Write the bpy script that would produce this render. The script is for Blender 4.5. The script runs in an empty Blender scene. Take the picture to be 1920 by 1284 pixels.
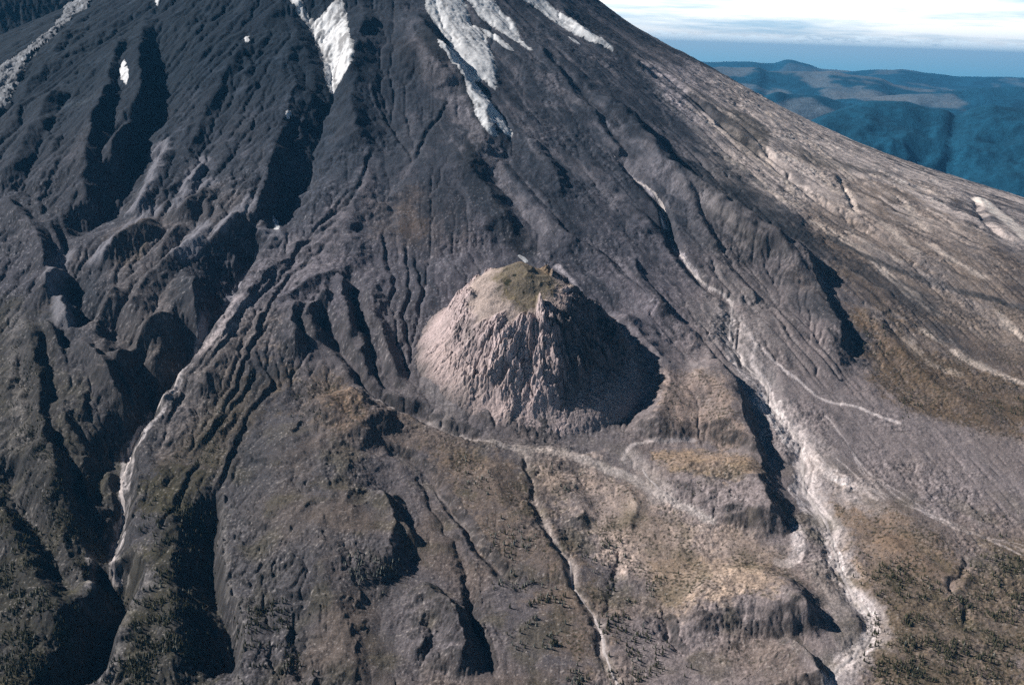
import bpy, math, random
import numpy as np
from mathutils import Matrix, Vector

rng = np.random.default_rng(7)
random.seed(7)
scene = bpy.context.scene
COL = scene.collection

# ------------------------------------------------------------------ camera
FPX = 1867.0                      # focal length in photo pixels (1920 wide)
CAMZ = 2300.0                     # metres
PITCH, ROLL = math.radians(16.6), math.radians(2.0)
_f = np.array([0, math.cos(PITCH), -math.sin(PITCH)])
_r0 = np.array([1.0, 0, 0]); _u0 = np.array([0, math.sin(PITCH), math.cos(PITCH)])
_r = _r0 * math.cos(ROLL) + _u0 * math.sin(ROLL)
_u = _u0 * math.cos(ROLL) - _r0 * math.sin(ROLL)
cam_d = bpy.data.cameras.new('camera'); cam = bpy.data.objects.new('camera', cam_d); COL.objects.link(cam)
cam_d.sensor_width = 36.0; cam_d.lens = 36.0 * FPX / 1920.0
cam_d.clip_start = 1.0; cam_d.clip_end = 300000.0
M = Matrix.Identity(4)
for i in range(3):
    M[i][0] = _r[i]; M[i][1] = _u[i]; M[i][2] = -_f[i]
M[2][3] = CAMZ
cam.matrix_world = M
scene.camera = cam

# ------------------------------------------------------------------ numeric helpers
def sstep(a, b, x):
    t = np.clip((x - a) / (b - a), 0, 1)
    return t * t * (3 - 2 * t)

def _hash(ix, iy, seed):
    h = (ix.astype(np.uint32) * np.uint32(374761393) + iy.astype(np.uint32) * np.uint32(668265263) + np.uint32(seed * 974634777 & 0xffffffff))
    h = (h ^ (h >> np.uint32(13))) * np.uint32(1274126177)
    h = h ^ (h >> np.uint32(16))
    return h

def gnoise(x, y, seed=0):
    """2-D gradient noise, about -1..1"""
    x = np.asarray(x, np.float32); y = np.asarray(y, np.float32)
    fx = np.floor(x); fy = np.floor(y)
    ix = fx.astype(np.int32); iy = fy.astype(np.int32)
    dx = x - fx; dy = y - fy
    wx = dx * dx * dx * (dx * (dx * 6 - 15) + 10); wy = dy * dy * dy * (dy * (dy * 6 - 15) + 10)
    def g(ox, oy):
        a = _hash(ix + ox, iy + oy, seed).astype(np.float32) * np.float32(2 * math.pi / 4294967296.0)
        return np.cos(a) * (dx - ox) + np.sin(a) * (dy - oy)
    n0 = g(0, 0); n0 = n0 + wx * (g(1, 0) - n0)
    n1 = g(0, 1); n1 = n1 + wx * (g(1, 1) - n1)
    return (n0 + wy * (n1 - n0)) * np.float32(1.5)

def fbm(x, y, scale, octv=3, seed=0, gain=.5):
    s = 0; a = 1.0; f = 1.0 / scale; t = 0
    for o in range(octv):
        s = s + a * gnoise(x * f + o * 17.3, y * f - o * 9.1, seed + o * 31)
        t += a; a *= gain; f *= 2.03
    return s / t

def ridged(x, y, scale, octv=3, seed=0):
    s = 0; a = 1.0; f = 1.0 / scale; t = 0
    for o in range(octv):
        s = s + a * (1 - 2 * np.abs(gnoise(x * f + o * 11.7, y * f + o * 5.3, seed + o * 37)))
        t += a; a *= .5; f *= 2.1
    return s / t

def worley(x, y, seed=0):
    """broken-rock cells: distance to the cell border (0 at the crack) and a random value per cell"""
    x = np.asarray(x, np.float32); y = np.asarray(y, np.float32)
    ix = np.floor(x).astype(np.int32); iy = np.floor(y).astype(np.int32)
    f1 = np.full(x.shape, 9., np.float32); f2 = f1.copy(); rv = np.zeros_like(f1); gx = np.zeros_like(f1); gy = np.zeros_like(f1)
    for oy in (-1, 0, 1):
        for ox in (-1, 0, 1):
            h = _hash(ix + ox, iy + oy, seed); h2 = _hash(ix + ox, iy + oy, seed + 7)
            px = ix + ox + (h & np.uint32(65535)).astype(np.float32) / 65536; py = iy + oy + (h >> np.uint32(16)).astype(np.float32) / 65536
            d = np.hypot(px - x, py - y); c = d < f1
            f2 = np.where(c, f1, np.minimum(f2, d)); rv = np.where(c, h2.astype(np.float32) / 4294967296.0, rv)
            gx = np.where(c, x - px, gx); gy = np.where(c, y - py, gy); f1 = np.where(c, d, f1)
    tilt = gx * np.cos(rv * 40) + gy * np.sin(rv * 40)      # every block leans its own way
    return f2 - f1, rv, tilt

def pchip(xs, ys):
    xs = np.array(xs, float); ys = np.array(ys, float); h = np.diff(xs); d = np.diff(ys) / h
    m = np.zeros_like(xs); m[1:-1] = 2 * d[:-1] * d[1:] / (d[:-1] + d[1:]); m[0] = d[0]; m[-1] = d[-1]
    def f(x):
        x = np.clip(x, xs[0], xs[-1]); i = np.clip(np.searchsorted(xs, x) - 1, 0, len(xs) - 2); t = (x - xs[i]) / h[i]
        return (2*t**3-3*t*t+1)*ys[i] + (t**3-2*t*t+t)*h[i]*m[i] + (-2*t**3+3*t*t)*ys[i+1] + (t**3-t*t)*h[i]*m[i+1]
    return f

# ------------------------------------------------------------------ terrain grid (a fan of cells that grow with distance)
NU, NV = 1300, 1340
U0, U1 = -0.72, 0.72
LV0, LV1 = math.log(800.0), math.log(6800.0)
uu = np.linspace(U0, U1, NU); vv = np.linspace(LV0, LV1, NV); yy = np.exp(vv)
Y = np.repeat(yy[:, None], NU, 1); X = yy[:, None] * uu[None, :]
AX, AY = -600.0, 4000.0           # axis of the volcano
RR = np.hypot(X - AX, Y - AY); TH = np.arctan2(X - AX, AY - Y)   # 0 = towards the camera, + = picture right
P = pchip([0, 500, 1000, 1300, 1700, 2200, 2586, 3060, 4000, 6000, 9000, 14000],
          [780, 440, 90, -55, -250, -462, -600, -705, -850, -1060, -1220, -1300])
H = P(RR)
H += 95 * sstep(.45, 1.1, TH) * np.exp(-((RR - 2700) / 650) ** 2)
H = H.astype(np.float64)
def slope(Z):
    gv = np.zeros_like(Z); gu = np.zeros_like(Z)
    gv[1:-1] = (Z[2:] - Z[:-2]) / ((vv[2] - vv[0]) * Y[1:-1]); gu[:, 1:-1] = (Z[:, 2:] - Z[:, :-2]) / ((uu[2] - uu[0]) * Y[:, 1:-1])
    gy = gv - gu * uu[None, :]                  # the v direction also moves x
    return np.hypot(gu, gy)
S_BASE = slope(H)

# a high rib of the mountain beyond the icefall, its near face away from the sun
def _rib(pts, amp, wl, wr):
    for a, b in zip(pts[:-1], pts[1:]): pass
    P2 = np.array(pts, float); best = np.full(X.shape, 1e9); sg = np.ones(X.shape)
    for a, b in zip(P2[:-1], P2[1:]):
        e = b - a; t = np.clip(((X - a[0]) * e[0] + (Y - a[1]) * e[1]) / (e @ e), 0, 1)
        ddx = X - a[0] - t * e[0]; ddy = Y - a[1] - t * e[1]; d = np.hypot(ddx, ddy); k = d < best
        best = np.where(k, d, best); sg = np.where(k, np.sign(e[0] * ddy - e[1] * ddx), sg)
    t = best / np.where(sg > 0, wl, wr)
    return amp * np.clip(1 - t, 0, 1)
H += _rib([(-2500, 3300), (-2150, 3900), (-1750, 4500), (-1200, 5000)], 430, 800, 430)

def unproject(px, py, off=0.0):
    d = _f + (px - 960) / FPX * _r + (642 - py) / FPX * _u
    if d[1] <= 0: return None
    u = d[0] / d[1]; s = d[2] / d[1]
    c = (u - U0) / (U1 - U0) * (NU - 1)
    if c < 0 or c > NU - 2: return None
    i = int(c); t = c - i
    e = H[:, i] * (1 - t) + H[:, i + 1] * t + off - s * yy
    k = np.argmax(e >= 0)
    if e[k] < 0: return None
    if k > 0:
        w = e[k] / (e[k] - e[k - 1]); y = yy[k] * (1 - w) + yy[k - 1] * w
    else: y = yy[0]
    return u * y, y

def height_at(x, y):
    x = np.atleast_1d(x); y = np.atleast_1d(y)
    c = np.clip((x / y - U0) / (U1 - U0) * (NU - 1), 0, NU - 1.001); r = np.clip((np.log(y) - LV0) / (LV1 - LV0) * (NV - 1), 0, NV - 1.001)
    i = c.astype(int); j = r.astype(int); a = c - i; b = r - j
    return (H[j, i] * (1 - a) + H[j, i + 1] * a) * (1 - b) + (H[j + 1, i] * (1 - a) + H[j + 1, i + 1] * a) * b

# wobble so that hand-set lines become natural edges
WX = (fbm(X, Y, 90, 3, 101) * 13).astype(np.float32); WY = (fbm(X, Y, 90, 3, 202) * 13).astype(np.float32)
WX += (fbm(X, Y, 26, 2, 103) * 5).astype(np.float32); WY += (fbm(X, Y, 26, 2, 204) * 5).astype(np.float32)

CRN = fbm(X, Y, 70, 2, 303).astype(np.float32)

def window(xs, ys, m):
    y0 = max(min(ys) - m, yy[0] + 1); y1 = min(max(ys) + m, yy[-1] - 1)
    j0 = max(0, int(np.searchsorted(yy, y0)) - 1); j1 = min(NV, int(np.searchsorted(yy, y1)) + 2)
    ca = min(min((x - m) / y0 for x in xs), min((x - m) / y1 for x in xs)); cb = max(max((x + m) / y0 for x in xs), max((x + m) / y1 for x in xs))
    i0 = int(np.clip((ca - U0) / (U1 - U0) * (NU - 1) - 1, 0, NU)); i1 = int(np.clip((cb - U0) / (U1 - U0) * (NU - 1) + 2, 0, NU))
    return slice(j0, j1), slice(i0, i1)

def lift(pts, off=0.0):
    out = []
    for p in pts:
        q = unproject(p[0], p[1], off * (p[2] if len(p) > 2 else 1))
        if q is not None: out.append((q[0], q[1], p[2] if len(p) > 2 else 1.0))
    # a line that jumps far in depth has slipped behind a ridge: drop the jump
    return out

def smooth_line(P3, n=5):
    """Catmull-Rom through the points"""
    if len(P3) < 3: return P3
    A = np.array([P3[0]] + list(P3) + [P3[-1]], float); o = []
    for k in range(1, len(A) - 2):
        for t in np.linspace(0, 1, n, endpoint=False):
            p0, p1, p2, p3 = A[k - 1], A[k], A[k + 1], A[k + 2]
            o.append(.5 * (2 * p1 + (p2 - p0) * t + (2 * p0 - 5 * p1 + 4 * p2 - p3) * t * t + (3 * p1 - p0 - 3 * p2 + p3) * t ** 3))
    o.append(A[-2])
    return [tuple(q) for q in o]

def dist_line(pl, m, wob=1.0, closed=False):
    """window, signed distance (+ = left of travel), amplitude along the line"""
    xs = [p[0] for p in pl]; ys = [p[1] for p in pl]
    w = window(xs, ys, m)
    qx = X[w] + WX[w] * wob; qy = Y[w] + WY[w] * wob
    best = np.full(qx.shape, 1e9); sg = np.ones(qx.shape); am = np.zeros(qx.shape)
    for a, b in zip(pl[:-1], pl[1:]):
        ex, ey = b[0] - a[0], b[1] - a[1]; L = ex * ex + ey * ey + 1e-6
        t = np.clip(((qx - a[0]) * ex + (qy - a[1]) * ey) / L, 0, 1)
        ddx = qx - a[0] - t * ex; ddy = qy - a[1] - t * ey
        d = np.sqrt(ddx * ddx + ddy * ddy)
        k = d < best
        best = np.where(k, d, best); sg = np.where(k, np.sign(ex * ddy - ey * ddx), sg); am = np.where(k, a[2] + (b[2] - a[2]) * t, am)
    return w, best, sg, am

def prof(t, kind):
    if kind == 'l': return np.clip(1 - t, 0, 1)
    if kind == 's': return 1 - sstep(0, 1, t)
    return np.exp(-2.4 * np.abs(t) ** 1.3)

def ridge(pts, amp, wl, wr, kl='l', kr='g', wob=1.0, taper=True):
    """raise (or with amp < 0 cut) the ground along a line; wl/wr = half widths left/right of travel"""
    pl = lift(pts, max(amp, amp * .4))
    if len(pl) < 2: return
    pl = smooth_line(pl, 4)
    if taper:
        n = len(pl); s = np.cumsum([0] + [math.hypot(pl[i+1][0]-pl[i][0], pl[i+1][1]-pl[i][1]) for i in range(n-1)]); tl = max(abs(amp) * 1.6, .12 * s[-1]); tl = min(tl, s[-1] * .4)
        pl = [(p[0], p[1], p[2] * float(sstep(0, tl, s[i]) * sstep(0, tl, s[-1] - s[i]))) for i, p in enumerate(pl)]
    m = max(wl, wr) * 1.6 + 15
    w, d, sg, am = dist_line(pl, m, wob)
    f = np.where(sg > 0, prof(d / wl, kl), prof(d / wr, kr))
    H[w] += amp * am * f * (1 + .30 * CRN[w] * (1 if abs(amp) > 5 else 0))

def poly_mask(pl, m, wob=1.0, w=None):
    """signed distance to a closed outline, + inside"""
    q = list(pl) + [pl[0]]
    w, d, sg, am = dist_line([(p[0], p[1], 1.0) for p in q], m, wob)
    qx = X[w] + WX[w] * wob; qy = Y[w] + WY[w] * wob
    ins = np.zeros(qx.shape, bool)
    for a, b in zip(q[:-1], q[1:]):
        c = ((a[1] > qy) != (b[1] > qy))
        with np.errstate(divide='ignore', invalid='ignore'):
            xi = (b[0] - a[0]) * (qy - a[1]) / (b[1] - a[1] + 1e-12) + a[0]
        ins ^= c & (qx < xi)
    return w, np.where(ins, d, -d)

def lobe(pts, amp, edge, crown=0.0, kind='s'):
    """a plateau whose foot follows the outline; amp may vary round the outline (third number of a point)"""
    pl = lift(pts, 0)
    if len(pl) < 3: return
    pl3 = smooth_line(pl + [pl[0]], 4)[:-1]
    w, sd = poly_mask(pl3, 20)
    cx = np.array([p[:2] for p in pl]); a3 = np.array([p[2] for p in pl])
    qx = X[w]; qy = Y[w]; wsum = 0; asum = 0
    for (x0, y0), a in zip(cx, a3):
        k = 1.0 / ((qx - x0) ** 2 + (qy - y0) ** 2 + 400.0); wsum = wsum + k; asum = asum + k * a
    t = np.clip(sd / edge, 0, 1)
    f = t if kind == 'l' else t * t * (3 - 2 * t)
    H[w] += amp * (asum / wsum) * f + crown * (1 - np.exp(-np.clip(sd, 0, None) / (edge * 3)))

# ------------------------------------------------------------------ broad forms noise (cone flutes run down the slope)
cone = 1 - sstep(2300, 2900, RR)
ARC = TH * 1500.0
H += cone * (ridged(ARC + WX * 4, RR * .14 + WY * 2, 190, 2, 11) * 7 + ridged(ARC + WX * 3, RR * .18, 70, 2, 12) * 3.0)
H += fbm(X, Y, 420, 3, 13) * 12 * (1 - .6 * cone)
_l = sstep(-.10, -.22, X / Y)
H += _l * sstep(1500, 1900, Y) * (ridged(ARC + WX * 5, RR * .34 + WY * 3, 150, 4, 15) + .2) * 11
H += _l * (1 - sstep(1500, 1900, Y)) * ridged(X + .25 * Y + WX * 3, Y * .32 + WY * 2, 62, 4, 16) * 6

# ------------------------------------------------------------------ named landforms, set out on the ground they stand on
# upper cone
ridge([(700,0),(672,60),(655,130),(662,200),(690,260)], 26, 70, 80, 'g', 'g')
ridge([(775,-10),(800,50),(835,90),(862,130,.9),(885,165,.7),(905,200,.55),(915,240,.5),(890,285,.65),(880,310,.75),(910,350,.7),(940,390,.7),(965,430,.6),(980,470,.5)], 38, 50, 170, 'l', 'g')
ridge([(760,70),(790,85),(815,110),(845,150)], 16, 60, 90, 'g', 'g')
ridge([(560,-10),(590,60),(615,120),(622,175),(608,215),(590,270),(575,330),(540,372),(517,420),(505,450)], -24, 70, 45, 's', 'l')
ridge([(500,-10,.2),(528,60,.25),(545,110,.3),(552,160,.35),(540,200,.6),(524,250,.8),(508,300,.9),(494,345,.8),(480,380,.9),(470,420,.9)], 27, 30, 110, 'l', 'g')
ridge([(540,150),(575,175),(590,200)], 12, 30, 30)
# upper left basin
ridge([(275,-10,.1),(268,50,.3),(262,85,.8),(262,120,.8),(262,150,1),(250,185,.9),(243,210,.6),(238,235,.4)], 42, 34, 60, 'l', 'g')
ridge([(195,140),(193,165),(180,195),(172,215),(168,250),(160,285,.8),(162,330,.6)], 38, 38, 90, 'l', 'g')
ridge([(225,60),(215,95),(205,125),(192,150)], 20, 20, 50, 'l', 'g')
ridge([(262,190),(240,212),(222,235),(210,258),(203,285)], 34, 24, 26, 'l', 'l')
ridge([(300,60),(295,140),(285,200),(265,265),(240,320),(215,355),(190,395),(150,430),(130,480)], -38, 110, 60, 's', 's')
ridge([(140,30),(100,90),(65,130),(40,180),(10,230)], 14, 60, 40, 'g', 'g')
ridge([(110,150),(85,190),(60,230),(20,300),(0,340)], 22, 40, 70, 'l', 'g')
ridge([(62,215),(85,240),(100,280),(60,340)], 10, 25, 30)
ridge([(312,260),(296,300),(275,340),(252,385)], 20, 26, 30, 'l', 'g')
ridge([(382,298),(362,322),(345,350)], 12, 18, 22, 'l', 'g')
ridge([(150,325),(165,365),(180,400)], 16, 25, 40)
ridge([(350,60),(300,150),(290,180)], 10, 30, 60)
ridge([(470,60),(420,140),(380,220),(340,300)], 9, 25, 80, 'g', 'g')
# badlands
ridge([(300,393),(255,415),(215,440),(176,482)], 26, 40, 30, 'l', 'l')
ridge([(395,332),(352,368),(318,398)], 22, 35, 26, 'l', 'l')
ridge([(393,350),(390,375),(385,395)], 12, 14, 14, 'l', 'l')
ridge([(468,372),(440,392),(415,412),(395,442)], 26, 34, 24, 'l', 'l')
ridge([(432,472),(440,440),(455,410)], 14, 26, 14, 'l', 'l')
ridge([(345,408),(310,445),(290,470)], 14, 26, 20, 'l', 'l')
ridge([(385,420),(340,455),(300,490),(262,530),(235,575)], 20, 36, 24, 'l', 'l')
ridge([(382,450),(363,478),(362,520),(368,555),(370,585)], 56, 46, 55, 'l', 'g')
ridge([(130,475),(105,500),(80,522),(55,548)], 22, 36, 22, 'l', 'l')
ridge([(108,540),(118,570),(122,595)], 14, 16, 18, 'l', 'l')
ridge([(220,520),(205,545),(180,580),(165,605)], 20, 30, 22, 'l', 'l')
ridge([(330,560),(300,590),(265,610),(225,650),(215,680)], 20, 20, 22, 'l', 'l')
ridge([(285,635),(295,670),(304,710),(300,745)], 13, 20, 34, 'l', 'l')
ridge([(0,355),(40,395),(70,440),(85,505)], 22, 24, 60, 'l', 'g')
ridge([(60,350),(95,410),(115,455)], 12, 16, 30, 'l', 'g')
ridge([(20,335),(60,370),(95,410),(122,460),(125,500)], -12, 22, 22)
ridge([(125,500),(160,580),(230,630),(290,720),(285,760)], -24, 40, 40, 's', 's')
# canyon
CANYON = [(505,450),(470,478),(430,545),(400,592),(362,650),(332,698),(302,738),(268,792),(240,835),(225,895),(220,960),(212,1010),(206,1055),(222,1095)]
ridge(CANYON, -52, 26, 95, 'l', 's', .6)
ridge([(300,560),(300,640),(270,720),(238,790),(215,850)], 18, 40, 60, 's', 'g')
ridge([(222,1090),(240,1118),(222,1150),(195,1200),(165,1290)], -62, 26, 60, 'l', 's', .5, False)
ridge([(195,1100),(165,1135),(140,1190),(128,1284)], 16, 30, 60, 's', 'g')
ridge([(228,860),(232,900),(218,955)], 10, 14, 20, 'l', 'g')
ridge([(198,850),(206,920),(196,960),(200,1010)], 20, 26, 50, 'l', 'g')
ridge([(408,930),(400,985),(398,1050),(412,1120),(434,1190),(436,1300)], -40, 13, 75, 'l', 's', .5)
ridge([(300,930),(330,985),(335,1060),(325,1140),(310,1220),(290,1300)], 14, 60, 50, 's', 'g')
ridge([(285,1075),(262,1110),(235,1170),(205,1230),(180,1290)], 8, 30, 16, 'g', 'l')
# lower left wooded ribs
ridge([(12,860),(45,925),(85,1000),(125,1085),(160,1150)], -20, 16, 50, 'l', 's')
ridge([(0,930),(30,1000),(70,1090),(100,1170)], 14, 30, 60, 's', 'g')
ridge([(60,840),(110,930),(150,1010),(185,1080)], 10, 26, 34, 's', 'g')
ridge([(30,575),(55,630),(70,715),(68,800),(105,865),(130,930)], 20, 26, 45, 's', 'g')
ridge([(78,585),(112,640),(140,690),(166,765)], 16, 16, 30, 'l', 'g')
ridge([(140,615),(182,660),(216,720),(243,785)], 22, 20, 34, 'l', 'g')
ridge([(108,610),(130,680),(160,740),(180,800)], -10, 16, 16)
ridge([(30,640),(45,720),(60,800),(45,860)], -9, 18, 18)
ridge([(80,780),(70,820),(52,850)], 10, 14, 18)
ridge([(115,735),(130,790),(150,830),(170,880)], 10, 14, 30, 'l', 'g')
ridge([(150,840),(160,900),(180,960)], 8, 10, 20, 'l', 'g')
# slope left of the dome
ridge([(520,470),(460,540),(420,600),(395,680),(360,740)], 14, 60, 30, 'g', 'l')
ridge([(492,580),(470,640),(478,690),(440,720)], 5, 10, 14, 'l', 'g')
ridge([(640,500),(560,535),(520,570)], 10, 24, 24, 'g', 'g')
ridge([(562,540),(553,580),(552,630),(556,655)], 22, 14, 60, 'l', 'g')
ridge([(612,520),(600,545),(578,570),(585,620)], 16, 22, 12, 'l', 'l')
ridge([(590,545),(605,600),(640,660),(690,720),(760,765),(830,795),(930,826)], -16, 26, 24, 's', 's')
ridge([(655,505),(668,560),(690,630),(712,695),(745,742)], -16, 22, 20, 'l', 'l')
ridge([(640,505),(652,560),(655,620)], 12, 14, 24, 'l', 'g')
ridge([(690,520),(705,580),(725,640),(748,700)], 12, 18, 26, 'l', 'g')
ridge([(700,600),(725,680),(760,740)], -7, 10, 10)
ridge([(650,705),(670,740),(700,760),(745,772)], 18, 22, 70, 'l', 'g')
for _l in ([(690,330),(640,380),(590,430),(540,490),(500,540),(440,600),(380,680),(330,760),(290,840)], [(665,395),(622,422),(565,462),(525,525),(480,560)], [(640,430),(600,470),(545,520),(500,590),(470,650),(480,700),(440,760),(380,830),(350,900)],
           [(520,590),(475,640),(455,700),(425,760),(390,830),(340,930),(290,1010)], [(560,480),(520,500),(470,560),(420,640),(360,730)], [(500,690),(520,730),(470,780),(440,850),(420,900)], [(470,790),(440,860),(410,930)], [(700,270),(680,330),(660,370),(610,410)],
           [(730,420),(722,470),(735,530),(720,580)], [(780,480),(790,540),(785,600)], [(760,440),(765,520),(758,590),(770,650)], [(850,170),(800,260),(760,330)], [(700,150),(720,220),(770,290),(745,330)]):
    ridge(_l, -3.5, 7, 8, 'l', 'l', .9); ridge([(p[0] - 9, p[1] - 3) for p in _l], 2.2, 7, 9, 'l', 'g', .9)
# brown knoll and grey lobe in front of the dome
ridge([(590,730),(640,770),(700,800)], 16, 70, 90, 'g', 'g')
lobe([(470,800,.5),(560,770,.3),(660,800,.3),(720,850,.6),(738,905,1),(745,950,1),(742,1010,1),(752,1070,.9),(735,1120,.8),(725,1180,.8),(735,1290,.8),(560,1290,.4),(545,1180,.4),(450,1120,.5),(420,1020,.5),(415,920,.5)], 26, 95)
ridge([(690,900),(722,925),(734,960),(728,1010),(738,1060)], 21, 26, 60, 'l', 'g')
ridge([(752,965),(762,990),(775,1012)], 9, 12, 12, 'l', 'l')
ridge([(775,1072),(815,1105),(846,1145),(858,1195),(848,1245)], 20, 24, 50, 'l', 'g')
ridge([(785,1130),(790,1180),(782,1230)], 8, 10, 16, 'l', 'g')
ridge([(545,1140),(552,1200),(575,1284)], -7, 12, 14, 'l', 'g')
ridge([(500,1130),(505,1200),(520,1284)], -5, 10, 14)
ridge([(700,830),(770,860),(830,930),(880,1000),(940,1070),(1010,1130)], -9, 16, 20, 'l', 's')
ridge([(760,870),(800,930),(830,985),(870,1060),(880,1150),(900,1220)], -7, 14, 14)
ridge([(905,1080),(880,1150),(905,1220),(930,1284)], -6, 12, 14, 'l', 'g')
# ground between the lobes
ridge([(895,855),(925,905),(960,950),(1000,990),(1040,1040),(1075,1095)], 8, 40, 70, 'l', 'g')
ridge([(972,838),(998,890),(1008,945),(1030,1005),(1068,1055),(1080,1110),(1118,1168),(1142,1230),(1150,1290)], -5, 12, 14, 's', 's')
ridge([(1045,880),(1075,920),(1090,955),(1075,975)], 10, 26, 30, 'l', 'g')
ridge([(1160,905),(1190,935),(1185,985)], 5, 20, 20, 'g', 'g')
ridge([(1170,1050),(1150,1100),(1130,1160)], -5, 12, 12)
# lobes above the stream
lobe([(1205,870,.5),(1222,846,.4),(1265,836,.4),(1330,846,.6),(1405,862,.9),(1452,888,1.1),(1490,928,1.2),(1507,965,1.2),(1492,1002,1.1),(1450,1022,1),(1400,1010,.9),(1335,978,.7),(1265,940,.6),(1222,905,.5)], 21, 62)
ridge([(1400,875),(1428,900),(1448,940),(1450,985)], 12, 30, 70, 'l', 'g')
lobe([(1215,1130,.5),(1240,1085,.4),(1310,1050,.4),(1400,1046,.6),(1470,1062,1),(1525,1100,1.3),(1556,1150,1.4),(1552,1200,1.3),(1500,1205,1.1),(1440,1210,1),(1360,1220,.9),(1290,1215,.7),(1240,1185,.5)], 22, 66)
ridge([(1470,1085),(1500,1115),(1520,1150)], 10, 24, 60, 'l', 'g')
ridge([(1455,1170),(1495,1200),(1530,1240),(1558,1290)], 20, 24, 120, 'l', 'g')
ridge([(1240,1150),(1250,1190),(1290,1230)], -6, 14, 14)
lobe([(1240,735,.3),(1275,690,.3),(1330,650,.6),(1362,690,1),(1385,730,1.2),(1402,780,1.3),(1425,840,1.2),(1440,890,.8),(1360,850,.3),(1260,830,.3),(1230,790,.2)], 19, 55)
ridge([(1330,648),(1362,690),(1384,730),(1398,780),(1415,832,.9),(1438,878,.6),(1462,915,.3)], 23, 26, 90, 'l', 'g')
ridge([(1255,690),(1300,700),(1330,735)], 5, 20, 40, 'g', 'g')
# the lobe across the stream
lobe([(1385,590,.3),(1430,545,.3),(1480,500,.5),(1520,480,.8),(1550,530,1),(1580,585,1.1),(1604,650,1.2),(1606,700,1.1),(1575,728,.9),(1520,712,.6),(1450,680,.3),(1400,640,.2)], 13, 60)
ridge([(1500,455),(1520,500),(1545,545),(1570,600),(1590,660)], 15, 24, 110, 'l', 'g')
ridge([(1380,400),(1430,450),(1475,480),(1500,520)], 14, 40, 60, 'g', 'g')
ridge([(1330,470),(1390,520),(1420,560)], 10, 30, 40, 'g', 'g')
# dark ribs right of the glaciers
ridge([(1110,140),(1190,225),(1250,292),(1330,345),(1420,405),(1480,440),(1560,480)], 44, 80, 90, 's', 'g')
ridge([(1095,185),(1130,232),(1168,285)], 13, 20, 60, 'l', 'g')
ridge([(1000,250),(1032,302),(1062,358)], 15, 26, 60, 'l', 'g')
ridge([(930,280),(1000,370),(1045,420),(1090,470)], 10, 20, 60, 'l', 'g')
ridge([(1000,70),(1060,150),(1110,215)], 12, 30, 60, 'l', 'g')
ridge([(1268,318),(1292,350),(1302,388),(1330,430),(1350,460)], 12, 18, 50, 'l', 'g')
ridge([(1340,360),(1400,420),(1445,455)], 14, 30, 50, 'l', 'g')
ridge([(1055,420),(1120,470),(1200,545),(1270,600),(1320,640)], 12, 20, 60, 'l', 'g')
ridge([(1170,375),(1205,400),(1226,430)], 11, 18, 30, 'l', 'g')
ridge([(1180,470),(1205,520),(1260,580)], 12, 16, 40, 'l', 'g')
ridge([(1040,-10),(1085,45),(1150,88),(1230,130)], 20, 60, 40, 'l', 'g')
ridge([(1200,105),(1300,185),(1360,240),(1440,300),(1540,380),(1700,480)], -10, 30, 30, 's', 's')
ridge([(1330,200),(1400,240),(1440,290),(1490,330)], -8, 24, 24)
ridge([(1570,330),(1592,372),(1600,400)], -8, 14, 14)
ridge([(1820,365),(1850,420),(1920,470)], -12, 20, 26)
STREAM = [(1150,290),(1210,350),(1245,395),(1258,450),(1285,492),(1322,535),(1368,566),(1374,592),(1372,640),(1400,690),(1438,722),(1442,760),(1482,805),(1500,850),(1506,915),(1540,970),(1562,1030),(1592,1100),(1630,1150),(1634,1190),(1600,1230),(1566,1262),(1562,1300)]
ridge(STREAM[:8], -15, 20, 24, 's', 'l', .5)
ridge([(1225,370),(1244,395),(1258,440),(1284,492)], -26, 12, 26, 'l', 'l', .4)
ridge(STREAM[6:], -7, 34, 30, 's', 's', .5)
ridge([(1640,1000),(1720,1050),(1790,1080),(1820,1050)], 6, 30, 40)
ridge([(1818,1050),(1795,1080),(1780,1100),(1810,1140),(1800,1180)], -6, 12, 12)
ridge([(1500,850),(1600,900),(1700,970),(1810,1045)], 7, 60, 60, 'g', 'g')
ridge([(1620,560),(1680,640),(1760,720),(1900,790)], 10, 60, 60, 'g', 'g')

ridge([(1150,560),(1205,620),(1248,680),(1250,735),(1215,790)], 27, 70, 75, 'g', 'g')
# the moat the dome stands in
_a = unproject(776, 700); _b = unproject(1218, 726)
DX, DY = (_a[0] + _b[0]) / 2, (_a[1] + _b[1]) / 2 + 76
DR = math.hypot(_a[0] - _b[0], _a[1] - _b[1]) / 2
rho = np.hypot(X - DX, (Y - DY) / .92) / DR
_hb = float(height_at(DX, DY)[0])
# ground plane under the dome: keep the regional tilt, remove bumps
_k = 1 - sstep(.9, 1.35, rho)
H -= 9 * np.exp(-((rho - 1.08) / .16) ** 2) * sstep(-.6, .6, (DY - Y) / DR + .4)
print('dome', DX, DY, DR, _hb)

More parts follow.
